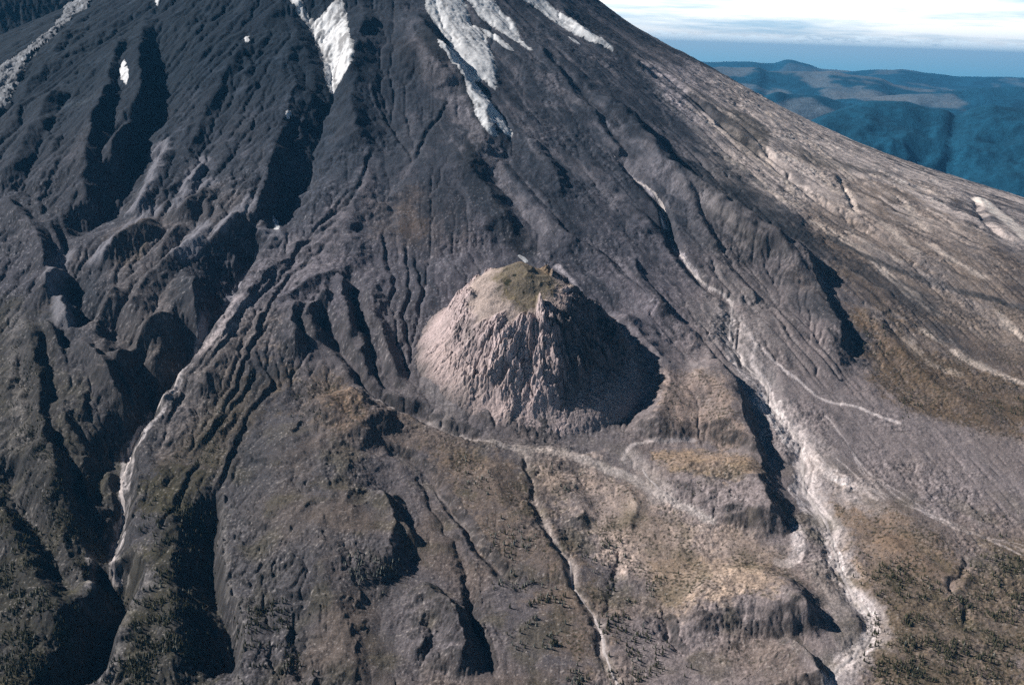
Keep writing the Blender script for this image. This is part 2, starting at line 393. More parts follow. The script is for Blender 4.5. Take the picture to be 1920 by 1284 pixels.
# ------------------------------------------------------------------ rills: let water run over the ground and carve it
def flow(Hs, Xs, Ys, st):
    n, m = Hs.shape
    best = np.zeros((n, m)); idx = np.arange(n * m).reshape(n, m); rec = idx.copy()
    for dj in (-1, 0, 1):
        for di in (-1, 0, 1):
            if not dj and not di: continue
            a = (slice(max(0, -dj), n - max(0, dj)), slice(max(0, -di), m - max(0, di)))
            b = (slice(max(0, dj), n - max(0, -dj)), slice(max(0, di), m - max(0, -di)))
            dd = np.hypot(Xs[a] - Xs[b], Ys[a] - Ys[b])
            q = (Hs[a] - Hs[b]) / dd
            k = q > best[a]
            best[a] = np.where(k, q, best[a]); rec[a] = np.where(k, idx[b], rec[a])
    order = np.argsort(-Hs.ravel(), kind='stable').tolist()
    area = ((Ys * (uu[st] - uu[0])) * (Ys * (vv[st] - vv[0]))).ravel().tolist()
    rl = rec.ravel().tolist()
    for i in order:
        r = rl[i]
        if r != i: area[r] += area[i]
    return np.array(area).reshape(n, m), best

def erode(iters, st, K, amax, diff, cmax):
    w = (slice(0, NV, st), slice(0, NU, st))
    Hs = H[w].copy(); H0 = Hs.copy(); Xs = X[w]; Ys = Y[w]; Kf = K * KMAP[w]
    for it in range(iters):
        A, S = flow(Hs, Xs, Ys, st)
        Hs -= np.clip(Kf * np.sqrt(np.minimum(A, amax)) * np.clip(S * sstep(.10, .38, S), 0, 1.1), 0, cmax)
        L = np.zeros_like(Hs); L[1:-1, 1:-1] = (Hs[:-2, 1:-1] + Hs[2:, 1:-1] + Hs[1:-1, :-2] + Hs[1:-1, 2:]) / 4 - Hs[1:-1, 1:-1]
        Hs += diff * L
    return Hs - H0, A

def upsample(D):
    n, m = D.shape
    j = np.arange(NV) / 2; i = np.arange(NU) / 2
    j0 = np.minimum(j.astype(int), n - 2); i0 = np.minimum(i.astype(int), m - 2); b = np.clip(j - j0, 0, 1)[:, None]; a = np.clip(i - i0, 0, 1)[None, :]
    return (D[j0][:, i0] * (1 - a) + D[j0][:, i0 + 1] * a) * (1 - b) + (D[j0 + 1][:, i0] * (1 - a) + D[j0 + 1][:, i0 + 1] * a) * b

STEEP = sstep(.18, .50, slope(H) - S_BASE + .10 * fbm(X, Y, 50, 2, 58))
H += STEEP * (ridged(X + WX, Y + WY, 30, 3, 59) * 3.2 + np.maximum(0, gnoise(X / 7, Y / 7, 60)) * 2.0)
H += fbm(X, Y, 38, 3, 56) * 2.4 + fbm(X, Y, 12, 2, 55) * .8
KMAP = .45 + .9 * sstep(-.2, .5, fbm(X, Y, 220, 2, 57)) + .7 * sstep(-.14, -.30, X / Y)
KMAP *= 1 - .62 * sstep(-.20, -.12, X / Y) * (1 - sstep(.12, .2, X / Y)) * sstep(1600, 1900, Y)
dH, FLOW = erode(5, 2, .020, 30000, .11, 1.6)
H += upsample(dH)
dH, _A = erode(3, 1, .036, 4000, .08, .8)
H += dH
LOGF = upsample(np.log10(FLOW + 1))
# roughness
rough = .24 + 1.35 * sstep(-.25, .45, fbm(X, Y, 130, 3, 71))
H += rough * (fbm(X, Y, 34, 3, 61) * 2.0 + fbm(X, Y, 11, 2, 62) * 1.3)
H += (gnoise(X / 4.2, Y / 4.2, 63) * .68 + gnoise(X / 2.1, Y / 2.1, 64) * .42 + np.maximum(0, gnoise(X / 3.6, Y / 3.6, 65) - .55) * 4.0) * rough
# ------------------------------------------------------------------ what the ground is made of (base colours, some light and shade put in)
C = np.empty((NV, NU, 3), np.float32)
def mixc(w, col, k):
    C[w] += (np.array(col, np.float32) - C[w]) * k[..., None].astype(np.float32)
ALL = (slice(0, NV), slice(0, NU))
n4 = gnoise(X / 5, Y / 5, 85); n5 = gnoise(X / 2.3, Y / 2.3, 86)
n1 = fbm(X, Y, 260, 3, 81); n2 = fbm(X, Y, 60, 3, 82); n3 = fbm(X, Y, 14, 2, 83)
ASH, DARK, UPPER, PALE, TAN, RUST, OLIVE, SAND = (.136, .124, .136), (.034, .037, .044), (.060, .070, .086), (.50, .43, .39), (.185, .138, .104), (.20, .132, .088), (.072, .066, .043), (.56, .51, .52)
C[:] = ASH
mixc(ALL, UPPER, (1 - sstep(1650, 2350, RR + n1 * 300)) * .85)
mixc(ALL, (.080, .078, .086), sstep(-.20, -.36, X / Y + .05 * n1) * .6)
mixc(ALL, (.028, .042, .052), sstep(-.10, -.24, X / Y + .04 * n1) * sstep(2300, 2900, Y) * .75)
mixc(ALL, (.26, .222, .226), sstep(.06, .20, X / Y + .05 * n1) * (1 - sstep(1750, 2250, Y + 120 * n1)) * .8)
mixc(ALL, (.175, .158, .168), sstep(.0, .6, n2) * .5)
mixc(ALL, DARK, sstep(.1, .7, -n2 + .3 * n3) * .35)
streak = fbm(ARC + WX * 2, RR * .12, 22, 3, 84)
mixc(ALL, DARK, sstep(.1, .6, streak) * .4 * cone)
mixc(ALL, (.14, .125, .12), sstep(.15, .6, -streak) * .35 * cone)

def stroke(pts, width, col, k=1.0, soft=.5, wob=1.0, frag=0.0, amps=None):
    pl = lift(pts)
    if len(pl) < 2: return
    pl = smooth_line(pl, 4)
    w, d, sg, am = dist_line(pl, width * 1.8 + 10, wob)
    e = d / (width * am + .01) + frag * n2[w] + frag * .7 * n3[w]
    mixc(w, col, k * (1 - sstep(1 - soft, 1 + soft, e)))

def patch(pts, col, k=1.0, soft=20, frag=20):
    pl = lift(pts)
    if len(pl) < 3: return
    pl = smooth_line(pl + [pl[0]], 3)[:-1]
    w, sd = poly_mask(pl, soft + frag * 2 + 10)
    e = sd + frag * (n2[w] * 1.2 + n3[w] * .8)
    e = e + frag * .5 * n4[w]
    mixc(w, col, k * sstep(-soft, soft, e) * (.78 + .5 * np.clip(n2[w] + n3[w] * .6, -.6, .45)))

# right slope: pale pumice over brown turf
patch([(1185,90),(1290,110),(1450,190),(1640,285),(1930,355),(1930,620),(1750,580),(1600,470),(1480,385),(1330,270),(1230,170)], (.46, .40, .385), .9, 30, 30)
_w = window([300, 2600], [1500, 3900], 0)
patch([(1560,350),(1700,370),(1930,500),(1930,830),(1780,800),(1640,690),(1600,560),(1540,470),(1500,400)], TAN, .75, 40, 50)
_k = sstep(.16, .26, X / Y + .03 * n1) * sstep(2300, 2900, Y)
_st = fbm(ARC * 1.0 + WX * 2, RR * .10 + WY, 34, 4, 88)
mixc(ALL, (.56, .49, .465), _k * sstep(-.2, .25, _st * .8 + .5 * n2) * .9 * (1 - .5 * sstep(.38, .5, X / Y)))
mixc(ALL, (.12, .104, .095), _k * sstep(.08, .45, -_st * .8 + .45 * n2 + .2 * n1) * .5)
mixc(ALL, (.55, .48, .46), _k * sstep(.05, .35, fbm(ARC + WX * 3, RR * .35 + WY * 2, 110, 3, 89)) * .8)
mixc(ALL, TAN, _k * sstep(.08, .4, fbm(ARC + WX * 3, RR * .3 + WY * 2, 130, 3, 91)) * .6 * sstep(.25, .38, X / Y))
patch([(1330,195),(1400,215),(1440,245),(1435,285),(1400,290),(1350,240)], (.075, .072, .066), .85, 12, 16)
patch([(1290,160),(1350,195),(1330,215),(1290,185)], (.085, .08, .075), .7, 10, 14)
patch([(1480,270),(1540,290),(1600,315),(1570,320),(1510,300)], (.085, .08, .07), .7, 8, 14)
patch([(1570,300),(1640,320),(1690,325),(1640,330)], (.085, .08, .07), .6, 8, 14)
for s in ([(1235,110),(1300,170),(1350,205),(1380,220)], [(1320,210),(1340,235),(1345,245)], [(1290,200),(1370,260),(1450,320),(1490,365)], [(1420,270),(1440,300),(1445,310)], [(1480,290),(1530,320),(1570,360)], [(1440,215),(1500,255),(1560,300),(1590,330)],
          [(1585,355),(1594,375),(1598,398)], [(1330,265),(1400,320),(1470,375),(1500,385)], [(1700,385),(1720,410),(1735,430)], [(1530,420),(1600,460),(1650,500),(1720,555)], [(1640,490),(1700,545),(1760,590)], [(1880,590),(1900,620),(1930,640)], [(1730,620),(1752,635),(1760,640)],
          [(1640,330),(1700,350),(1780,370)], [(1600,440),(1640,465),(1690,490)], [(1745,460),(1790,490),(1840,520)], [(1700,640),(1740,680),(1790,700)], [(1790,660),(1850,690),(1930,725)], [(1660,420),(1700,460),(1725,480)]):
    stroke(s, 13, PALE, .85, .6, 1.2, .7)
stroke([(1835,372),(1870,400),(1930,450)], 28, (.62, .56, .53), .95, .3, 1, .25)
stroke([(1560,448),(1620,480),(1700,512),(1800,545),(1930,580)], 15, (.085, .082, .086), .9, .4, .8, .3)
# shade of the valley side between the ribs, put into the colour
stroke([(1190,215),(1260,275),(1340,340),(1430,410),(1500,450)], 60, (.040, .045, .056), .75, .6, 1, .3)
stroke([(1200,130),(1270,210),(1340,275),(1440,355)], 12, (.2, .19, .19), .7, .5, 1, .4)
# rock knob and dark scarps
patch([(745,75),(790,70),(835,100),(870,150),(850,165),(790,150),(745,120)], (.045, .045, .05), .8, 14, 18)
stroke([(800,60),(850,120),(905,215),(885,290),(900,345),(960,430),(985,475)], 30, (.035, .04, .046), .7, .5, 1, .4)
patch([(1050,-10),(1140,-10),(1210,70),(1290,125),(1200,110),(1130,80)], (.045, .048, .056), .8, 14, 16)
# brown turf
patch([(540,770),(580,715),(640,705),(670,745),(760,775),(840,800),(900,850),(840,860),(720,830),(640,830)], TAN, .62, 25, 30)
patch([(590,740),(640,725),(680,760),(730,790),(650,800)], RUST, .55, 20, 30)
patch([(700,380),(770,350),(850,380),(860,440),(780,470),(700,430)], (.135, .102, .08), .55, 40, 50)
patch([(745,385),(780,385),(800,440),(765,455)], RUST, .3, 20, 30)
patch([(820,860),(930,850),(980,900),(1060,1000),(1110,1090),(1150,1180),(1090,1284),(1050,1200),(960,1080),(880,980)], TAN, .7, 25, 30)
patch([(1000,880),(1130,870),(1250,950),(1340,985),(1420,1020),(1470,1060),(1400,1100),(1250,1130),(1180,1080),(1100,1000)], (.37, .30, .27), .88, 25, 30)
patch([(1180,1000),(1270,980),(1290,1040),(1220,1070)], (.40, .32, .28), .7, 20, 24)
patch([(1225,1060),(1320,1045),(1450,1060),(1470,1090),(1380,1120),(1260,1130)], (.34, .26, .20), .8, 12, 16)
patch([(1225,850),(1330,845),(1420,865),(1440,890),(1380,900),(1260,880)], (.31, .225, .16), .88, 10, 14)
patch([(1235,700),(1330,690),(1380,760),(1400,830),(1300,830),(1240,790)], (.31, .235, .20), .85, 14, 20)
patch([(1560,890),(1700,960),(1830,1060),(1930,1000),(1930,1284),(1640,1284),(1650,1160),(1600,1080),(1555,960)], (.28, .205, .15), .85, 25, 30)
patch([(1590,930),(1700,990),(1790,1060),(1740,1090),(1650,1040)], RUST, .4, 20, 40)
patch([(1660,1080),(1780,1090),(1930,1010),(1930,1284),(1650,1284),(1640,1180)], OLIVE, .55, 20, 50)
patch([(1590,560),(1660,600),(1780,680),(1930,740),(1930,830),(1760,790),(1640,720)], (.145, .10, .06), .7, 20, 40)
patch([(1480,500),(1560,560),(1590,560),(1700,660),(1640,640),(1540,560)], RUST, .3, 12, 20)
patch([(390,700),(470,680),(540,700),(500,780),(420,880),(330,960),(280,900)], (.11, .084, .056), .7, 25, 40)
patch([(400,640),(500,560),(520,600),(440,700)], (.19, .14, .09), .4, 20, 30)
patch([(260,900),(330,880),(400,930),(395,1284),(200,1284),(290,1060)], OLIVE, .85, 15, 25)
patch([(-20,560),(80,570),(130,700),(170,800),(230,900),(210,1100),(140,1284),(-20,1284)], OLIVE, .6, 20, 40)
patch([(-20,850),(60,900),(150,1010),(200,1100),(140,1284),(-20,1284)], (.050, .048, .036), .7, 25, 40)
patch([(150,490),(230,420),(300,390),(400,350),(470,370),(440,430),(360,470),(340,600),(310,740),(230,700),(150,600),(60,580),(70,540)], (.185, .155, .14), .55, 25, 40)
patch([(180,470),(250,410),(290,420),(240,500)], TAN, .5, 12, 20)
patch([(500,455),(620,400),(690,330),(700,400),(640,480),(540,540),(470,640),(380,760),(300,850),(330,720),(420,580)], (.20, .175, .178), .6, 25, 40)
patch([(440,880),(500,820),(640,830),(700,900),(740,1000),(730,1284),(560,1284),(500,1130),(420,1000)], (.098, .093, .100), .7, 30, 40)
# grey outwash fan on the right
patch([(1410,600),(1460,690),(1560,725),(1680,770),(1800,800),(1930,830),(1930,1000),(1830,980),(1700,960),(1600,910),(1530,860),(1470,780),(1400,690)], (.215, .19, .20), .88, 20, 24)
# pale gravel washes
def wash(pts, wd, k=.9, col=SAND, frag=.5): stroke(pts, wd, col, k, .5, .8, frag)
wash([(1360,600),(1400,680),(1450,770),(1510,860),(1560,910),(1620,930)], 38, .6, (.35, .32, .33), .8)
wash(STREAM[7:16], 12, .6, (.23,.215,.22), .8); wash(STREAM[14:], 21, .65, (.38,.35,.36), .8)
_rb = random.Random(5)
def braid(pts, n, spread, wd, k=.8, col=SAND):
    for q in range(n):
        o = _rb.uniform(-spread, spread); ph = _rb.uniform(0, 6); f_ = _rb.uniform(.6, 1.3); a0 = _rb.uniform(0, .4); b0 = _rb.uniform(.6, 1)
        P_ = [(p[0] + (o + spread * .6 * math.sin(ph + i * f_)), p[1] + .3 * spread * math.cos(ph * 2 + i * f_)) for i, p in enumerate(smooth_line([(x, y, 1) for x, y in pts], 3)) if a0 <= i / (3.0 * len(pts)) <= b0]
        if len(P_) > 2: stroke(P_, 1.25 * wd * _rb.uniform(.7, 1.3), col, min(1, k * 1.15), .35, .7, .5)
braid(STREAM[7:16], 12, 17, 2.0); braid(STREAM[14:], 9, 14, 1.8); braid([(1480,790),(1530,850),(1580,900),(1640,930)], 10, 22, 2.0); braid([(1520,760),(1600,850),(1680,930),(1780,980),(1930,1040)], 6, 14, 1.4, .45)
braid(STREAM[:8], 2, 4, 1.4, .7); braid([(p[0] + 8, p[1] + 3) for p in CANYON[6:]], 5, 8, 1.8, .7)
wash([(1395,610),(1415,650),(1410,680),(1440,720)], 5, .8)
wash([(1385,620),(1440,665),(1475,695),(1530,740),(1600,760),(1680,790)], 4, .8)
wash([(1480,800),(1560,860),(1610,905),(1600,925)], 18, .55, (.34,.31,.32), .9)
wash([(1490,770),(1560,840),(1620,890),(1680,935),(1760,965),(1830,1000),(1930,1040)], 4, .5, (.30,.27,.275), .8)
wash([(1620,930),(1690,960),(1760,1000),(1815,1045)], 4, .55, (.30,.27,.275), .8)
wash([(1500,850),(1490,910),(1510,960)], 6, .6); wash([(1500,990),(1490,1050),(1460,1055)], 8, .7)
wash([(1545,1060),(1560,1110),(1590,1180),(1600,1220)], 20, .55, (.26,.235,.225))
wash([(970,838),(998,890),(1008,945),(1030,1005),(1068,1055),(1080,1110),(1118,1168),(1142,1230),(1150,1290)], 6, .75, (.34,.30,.29), .6)
wash([(975,840),(1060,850),(1150,880),(1240,930),(1330,975)], 10, .85, (.38,.345,.34), .6)
wash([(1180,855),(1205,880),(1235,915),(1232,935)], 17, .65, (.38,.34,.335), .5)
wash([(1168,860),(1185,838),(1215,828),(1260,825),(1300,828)], 4, .5)
wash([(700,745),(760,775),(830,800),(930,830),(990,842)], 6, .8, (.33,.30,.30), .6)
wash([(985,840),(1000,880)], 18, .5, (.30,.26,.24))
wash([(1045,500),(1085,540),(1125,580),(1150,615)], 6, .8, (.40,.36,.36), .8)
wash([(1190,950),(1195,975)], 16, .7, (.34,.28,.24))
wash([(760,870),(830,945),(880,1000),(940,1070)], 3, .5, (.26,.235,.23), .8); wash([(740,850),(790,895),(845,950)], 3, .5, (.26,.235,.23), .8)
wash([(p[0] + 10, p[1] + 4) for p in CANYON[1:]], 5.5, .8, (.36,.33,.34), .9)
wash([(440,565),(405,610),(385,645)], 26, .8, (.36,.31,.31), .4)
wash([(285,1075),(255,1125),(215,1220),(185,1290)], 10, .6, (.22,.205,.21), .8); wash([(412,950),(418,1020),(436,1100),(455,1180),(440,1290)], 4, .6, (.20,.185,.185), .8)
wash([(15,870),(45,925),(90,1005),(130,1085),(165,1140)], 9, .5, (.16,.15,.155), .8); wash([(25,590),(35,700),(30,830)], 14, .4, (.22,.2,.2))
wash([(175,1040),(165,1100)], 6, .5)
wash([(180,175),(150,195),(120,200)], 16, .4, (.2,.185,.175))
wash([(1185,120),(1230,150)], 10, .0)
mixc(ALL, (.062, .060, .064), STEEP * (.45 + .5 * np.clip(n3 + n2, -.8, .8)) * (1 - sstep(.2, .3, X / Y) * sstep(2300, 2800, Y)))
_fs = fbm(ARC + WX, RR * .055, 11, 3, 90) * cone * sstep(-.14, -.06, X / Y)
mixc(ALL, (.20, .19, .20), sstep(.10, .5, _fs + .2 * n2) * .55)
mixc(ALL, (.030, .034, .042), sstep(.10, .5, -_fs + .2 * n1) * .6)
mixc(ALL, TAN, sstep(-.1, .4, fbm(X, Y, 130, 4, 92)) * .42 * (1 - sstep(1350, 1700, Y)) * sstep(-.32, -.2, X / Y))
mixc(ALL, (.11, .098, .062), sstep(.0, .4, fbm(X, Y, 70, 4, 93)) * .5 * (1 - sstep(1300, 1600, Y)))
_bs = fbm(ARC + WX * 2.5, RR * .20 + WY, 85, 4, 94) * cone * (1 - sstep(.16, .24, X / Y) * sstep(2300, 2800, Y))
mixc(ALL, (.042, .050, .064), sstep(.04, .36, _bs) * .62)
mixc(ALL, (.225, .205, .21), sstep(.06, .36, -_bs) * .5 * sstep(-.16, -.06, X / Y))
# sediment in the bigger rills
mixc(ALL, (.19, .17, .17), sstep(3.6, 4.6, LOGF) * .35 * (1 - sstep(.2, .8, n2)))
# scrub and loose stones: small spots of their own
_sp = gnoise(X / 3.6, Y / 3.6, 95) + .35 * fbm(X, Y, 40, 2, 96); _sq = gnoise(X / 4.4, Y / 4.4, 97) + .55 * fbm(X, Y, 55, 3, 98)
_nr = 1 - sstep(1900, 2500, Y)
mixc(ALL, (.36, .33, .32), sstep(.50, .68, _sp) * .5 * _nr)
_green = sstep(.012, .04, C[..., 0] - C[..., 2] * 1.12)           # only where turf already grows
mixc(ALL, (.038, .040, .022), sstep(.26, .46, _sq) * .75 * _nr * _green)
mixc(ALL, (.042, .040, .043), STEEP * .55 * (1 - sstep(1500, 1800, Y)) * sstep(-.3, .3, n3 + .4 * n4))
_g = np.clip(.35 + .65 * rough, .3, 1.25)
C *= np.clip(1 + _g * (.32 * n3 + .32 * n4 + .36 * n5), .3, 2)[..., None]
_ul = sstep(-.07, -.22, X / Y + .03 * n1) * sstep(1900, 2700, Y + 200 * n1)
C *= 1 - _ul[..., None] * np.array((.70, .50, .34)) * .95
_lf = sstep(-.12, -.3, X / Y + .03 * n1) * (1 - sstep(1900, 2700, Y))
C *= 1 - _lf[..., None] * np.array((.10, .07, .05))
for s in ([(305,270),(285,320),(255,380)], [(380,300),(350,345)], [(292,395),(250,418),(180,480)], [(465,378),(410,425)], [(390,340),(330,390)], [(380,425),(330,465)], [(372,440),(345,470)], [(125,478),(95,510)], [(112,550),(120,590)], [(500,430),(520,440)]):
    wash(s, 17, .75, (.21,.205,.22), .6)  # pale scree, with the sunlit brightness of the crests put into the colour
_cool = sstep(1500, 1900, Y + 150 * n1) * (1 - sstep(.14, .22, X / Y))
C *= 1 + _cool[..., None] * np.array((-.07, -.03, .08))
C *= (np.clip(C.mean(-1) / .135, .35, 2.6) ** .34)[..., None]      # dark lava darker, pumice paler
C = np.clip(C, .008, .85).astype(np.float32)

# ------------------------------------------------------------------ materials
def new_mat(name):
    m = bpy.data.materials.new(name); m.use_nodes = True
    nt = m.node_tree; b = nt.nodes['Principled BSDF']
    b.inputs['Roughness'].default_value = .95
    b.inputs['Specular IOR Level'].default_value = .15
    return m, nt, b

def noise_node(nt, scale, detail=4, rough=.6, vec=None):
    n = nt.nodes.new('ShaderNodeTexNoise'); n.inputs['Scale'].default_value = scale; n.inputs['Detail'].default_value = detail; n.inputs['Roughness'].default_value = rough
    if vec is None:
        tc = nt.nodes.new('ShaderNodeTexCoord'); vec = tc.outputs['Object']
    nt.links.new(vec, n.inputs['Vector'])
    return n

def ramp(nt, fac, stops):
    r = nt.nodes.new('ShaderNodeValToRGB'); e = r.color_ramp.elements
    while len(e) < len(stops): e.new(.5)
    for k, (p, c) in enumerate(stops):
        e[k].position = p; e[k].color = (*c, 1) if len(c) == 3 else c
    nt.links.new(fac, r.inputs['Fac'])
    return r

def attr_mat(name, grain=.5, lo=.75, hi=1.25, bump=.6):
    """ground: mineral colour from the 'mineral' attribute, grain and bump from noise"""
    m, nt, b = new_mat(name)
    a = nt.nodes.new('ShaderNodeAttribute'); a.attribute_name = 'mineral'
    n = noise_node(nt, grain, 5, .7)
    r = ramp(nt, n.outputs['Fac'], [(.25, (lo, lo, lo)), (.75, (hi, hi, hi))])
    mx = nt.nodes.new('ShaderNodeMix'); mx.data_type = 'RGBA'; mx.blend_type = 'MULTIPLY'; mx.inputs['Factor'].default_value = 1
    nt.links.new(a.outputs['Color'], mx.inputs[6]); nt.links.new(r.outputs['Color'], mx.inputs[7])
    nt.links.new(mx.outputs[2], b.inputs['Base Color'])
    bp = nt.nodes.new('ShaderNodeBump'); bp.inputs['Strength'].default_value = bump; bp.inputs['Distance'].default_value = 1.0
    nt.links.new(n.outputs['Fac'], bp.inputs['Height']); nt.links.new(bp.outputs['Normal'], b.inputs['Normal'])
    return m

MAT_GROUND = attr_mat('volcanic_ash_ground', .4, .55, 1.45, 1.0)
MAT_DOME = attr_mat('dome_rock', .45, .6, 1.4, 1.0)

def tag(o, label=None, cat=None, group=None, kind=None):
    if label: o['label'] = label
    if cat: o['category'] = cat
    if group: o['group'] = group
    if kind: o['kind'] = kind
    return o

def mesh_obj(name, co, quads, mat, parent=None, col=None, smooth=True):
    me = bpy.data.meshes.new(name)
    co = np.asarray(co, np.float32); quads = np.asarray(quads, np.int32); k = quads.shape[1]
    me.vertices.add(len(co)); me.vertices.foreach_set('co', co.ravel())
    me.loops.add(quads.size); me.loops.foreach_set('vertex_index', quads.ravel())
    me.polygons.add(len(quads)); me.polygons.foreach_set('loop_start', np.arange(0, quads.size, k, dtype=np.int32))
    me.update(calc_edges=True)
    if smooth: me.polygons.foreach_set('use_smooth', np.ones(len(quads), bool))
    if col is not None:
        a = me.color_attributes.new('mineral', 'FLOAT_COLOR', 'POINT')
        c4 = np.ones((len(co), 4), np.float32); c4[:, :3] = col; a.data.foreach_set('color', c4.ravel())
    if mat: me.materials.append(mat)
    o = bpy.data.objects.new(name, me); COL.objects.link(o)
    if parent: o.parent = parent
    return o

def grid_obj(name, xs, ys, zs, mask, mat, parent=None, col=None):
    """mesh from a height grid, only the faces where mask (n-1, m-1) holds"""
    n, m = zs.shape
    idx = np.arange(n * m).reshape(n, m)
    q = np.stack([idx[:-1, :-1], idx[:-1, 1:], idx[1:, 1:], idx[1:, :-1]], -1)[mask]
    used, inv = np.unique(q.ravel(), return_inverse=True)
    co = np.stack([xs.ravel()[used], ys.ravel()[used], zs.ravel()[used]], -1)
    return mesh_obj(name, co, inv.reshape(-1, 4), mat, parent, None if col is None else col.reshape(-1, 3)[used])

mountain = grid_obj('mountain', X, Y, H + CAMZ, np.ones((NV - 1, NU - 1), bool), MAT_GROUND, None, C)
tag(mountain, kind='structure')
def margins():
    def far_h(x, y):
        r = np.hypot(x - AX, y - AY); t = np.arctan2(x - AX, AY - y)
        return P(r) + 95 * sstep(.45, 1.1, t) * np.exp(-((r - 2700) / 650) ** 2) + fbm(x, y, 300, 4, 901) * 22 + fbm(x, y, 30, 3, 902) * 2.5
    def col(x, y, edge, k):
        a = fbm(x, y, 160, 4, 903)[..., None]; b = fbm(x, y, 12, 3, 904)[..., None]
        g = np.array((.14, .12, .115)) * (1 + .5 * a) * (1 + .4 * b)
        return np.clip(edge * k[..., None] + g * (1 - k[..., None]), .01, .8).astype(np.float32)
    for sgn, i in ((1, NU - 1), (-1, 0)):
        du = np.linspace(0, 1, 90) ** 1.6 * 1.3
        u = (U1 + du) if sgn > 0 else (U0 - du[::-1])
        x = yy[:, None] * u[None, :]; y = np.repeat(yy[:, None], len(u), 1)
        k = np.exp(-np.abs(u - (U1 if sgn > 0 else U0))[None, :] * y / 160)
        e = (H[:, i] - far_h(X[:, i], Y[:, i]))[:, None]
        z = far_h(x, y) + e * k
        o = grid_obj('terrain', x, y, z + CAMZ, np.ones((NV - 1, len(u) - 1), bool), MAT_GROUND, None, col(x, y, C[:, i][:, None, :], k)); tag(o, kind='structure')
    y1 = 800 - np.linspace(0, 1, 60)[::-1] ** 1.5 * 700
    x = np.repeat(X[0][None, :], len(y1), 0); y = np.repeat(y1[:, None], NU, 1)
    k = np.exp(-(800 - y) / 120); z = far_h(x, y) + (H[0] - far_h(X[0], Y[0]))[None, :] * k
    o = grid_obj('terrain', x, y, z + CAMZ, np.ones((len(y1) - 1, NU - 1), bool), MAT_GROUND, None, col(x, y, C[0][None], k)); tag(o, kind='structure')
margins()
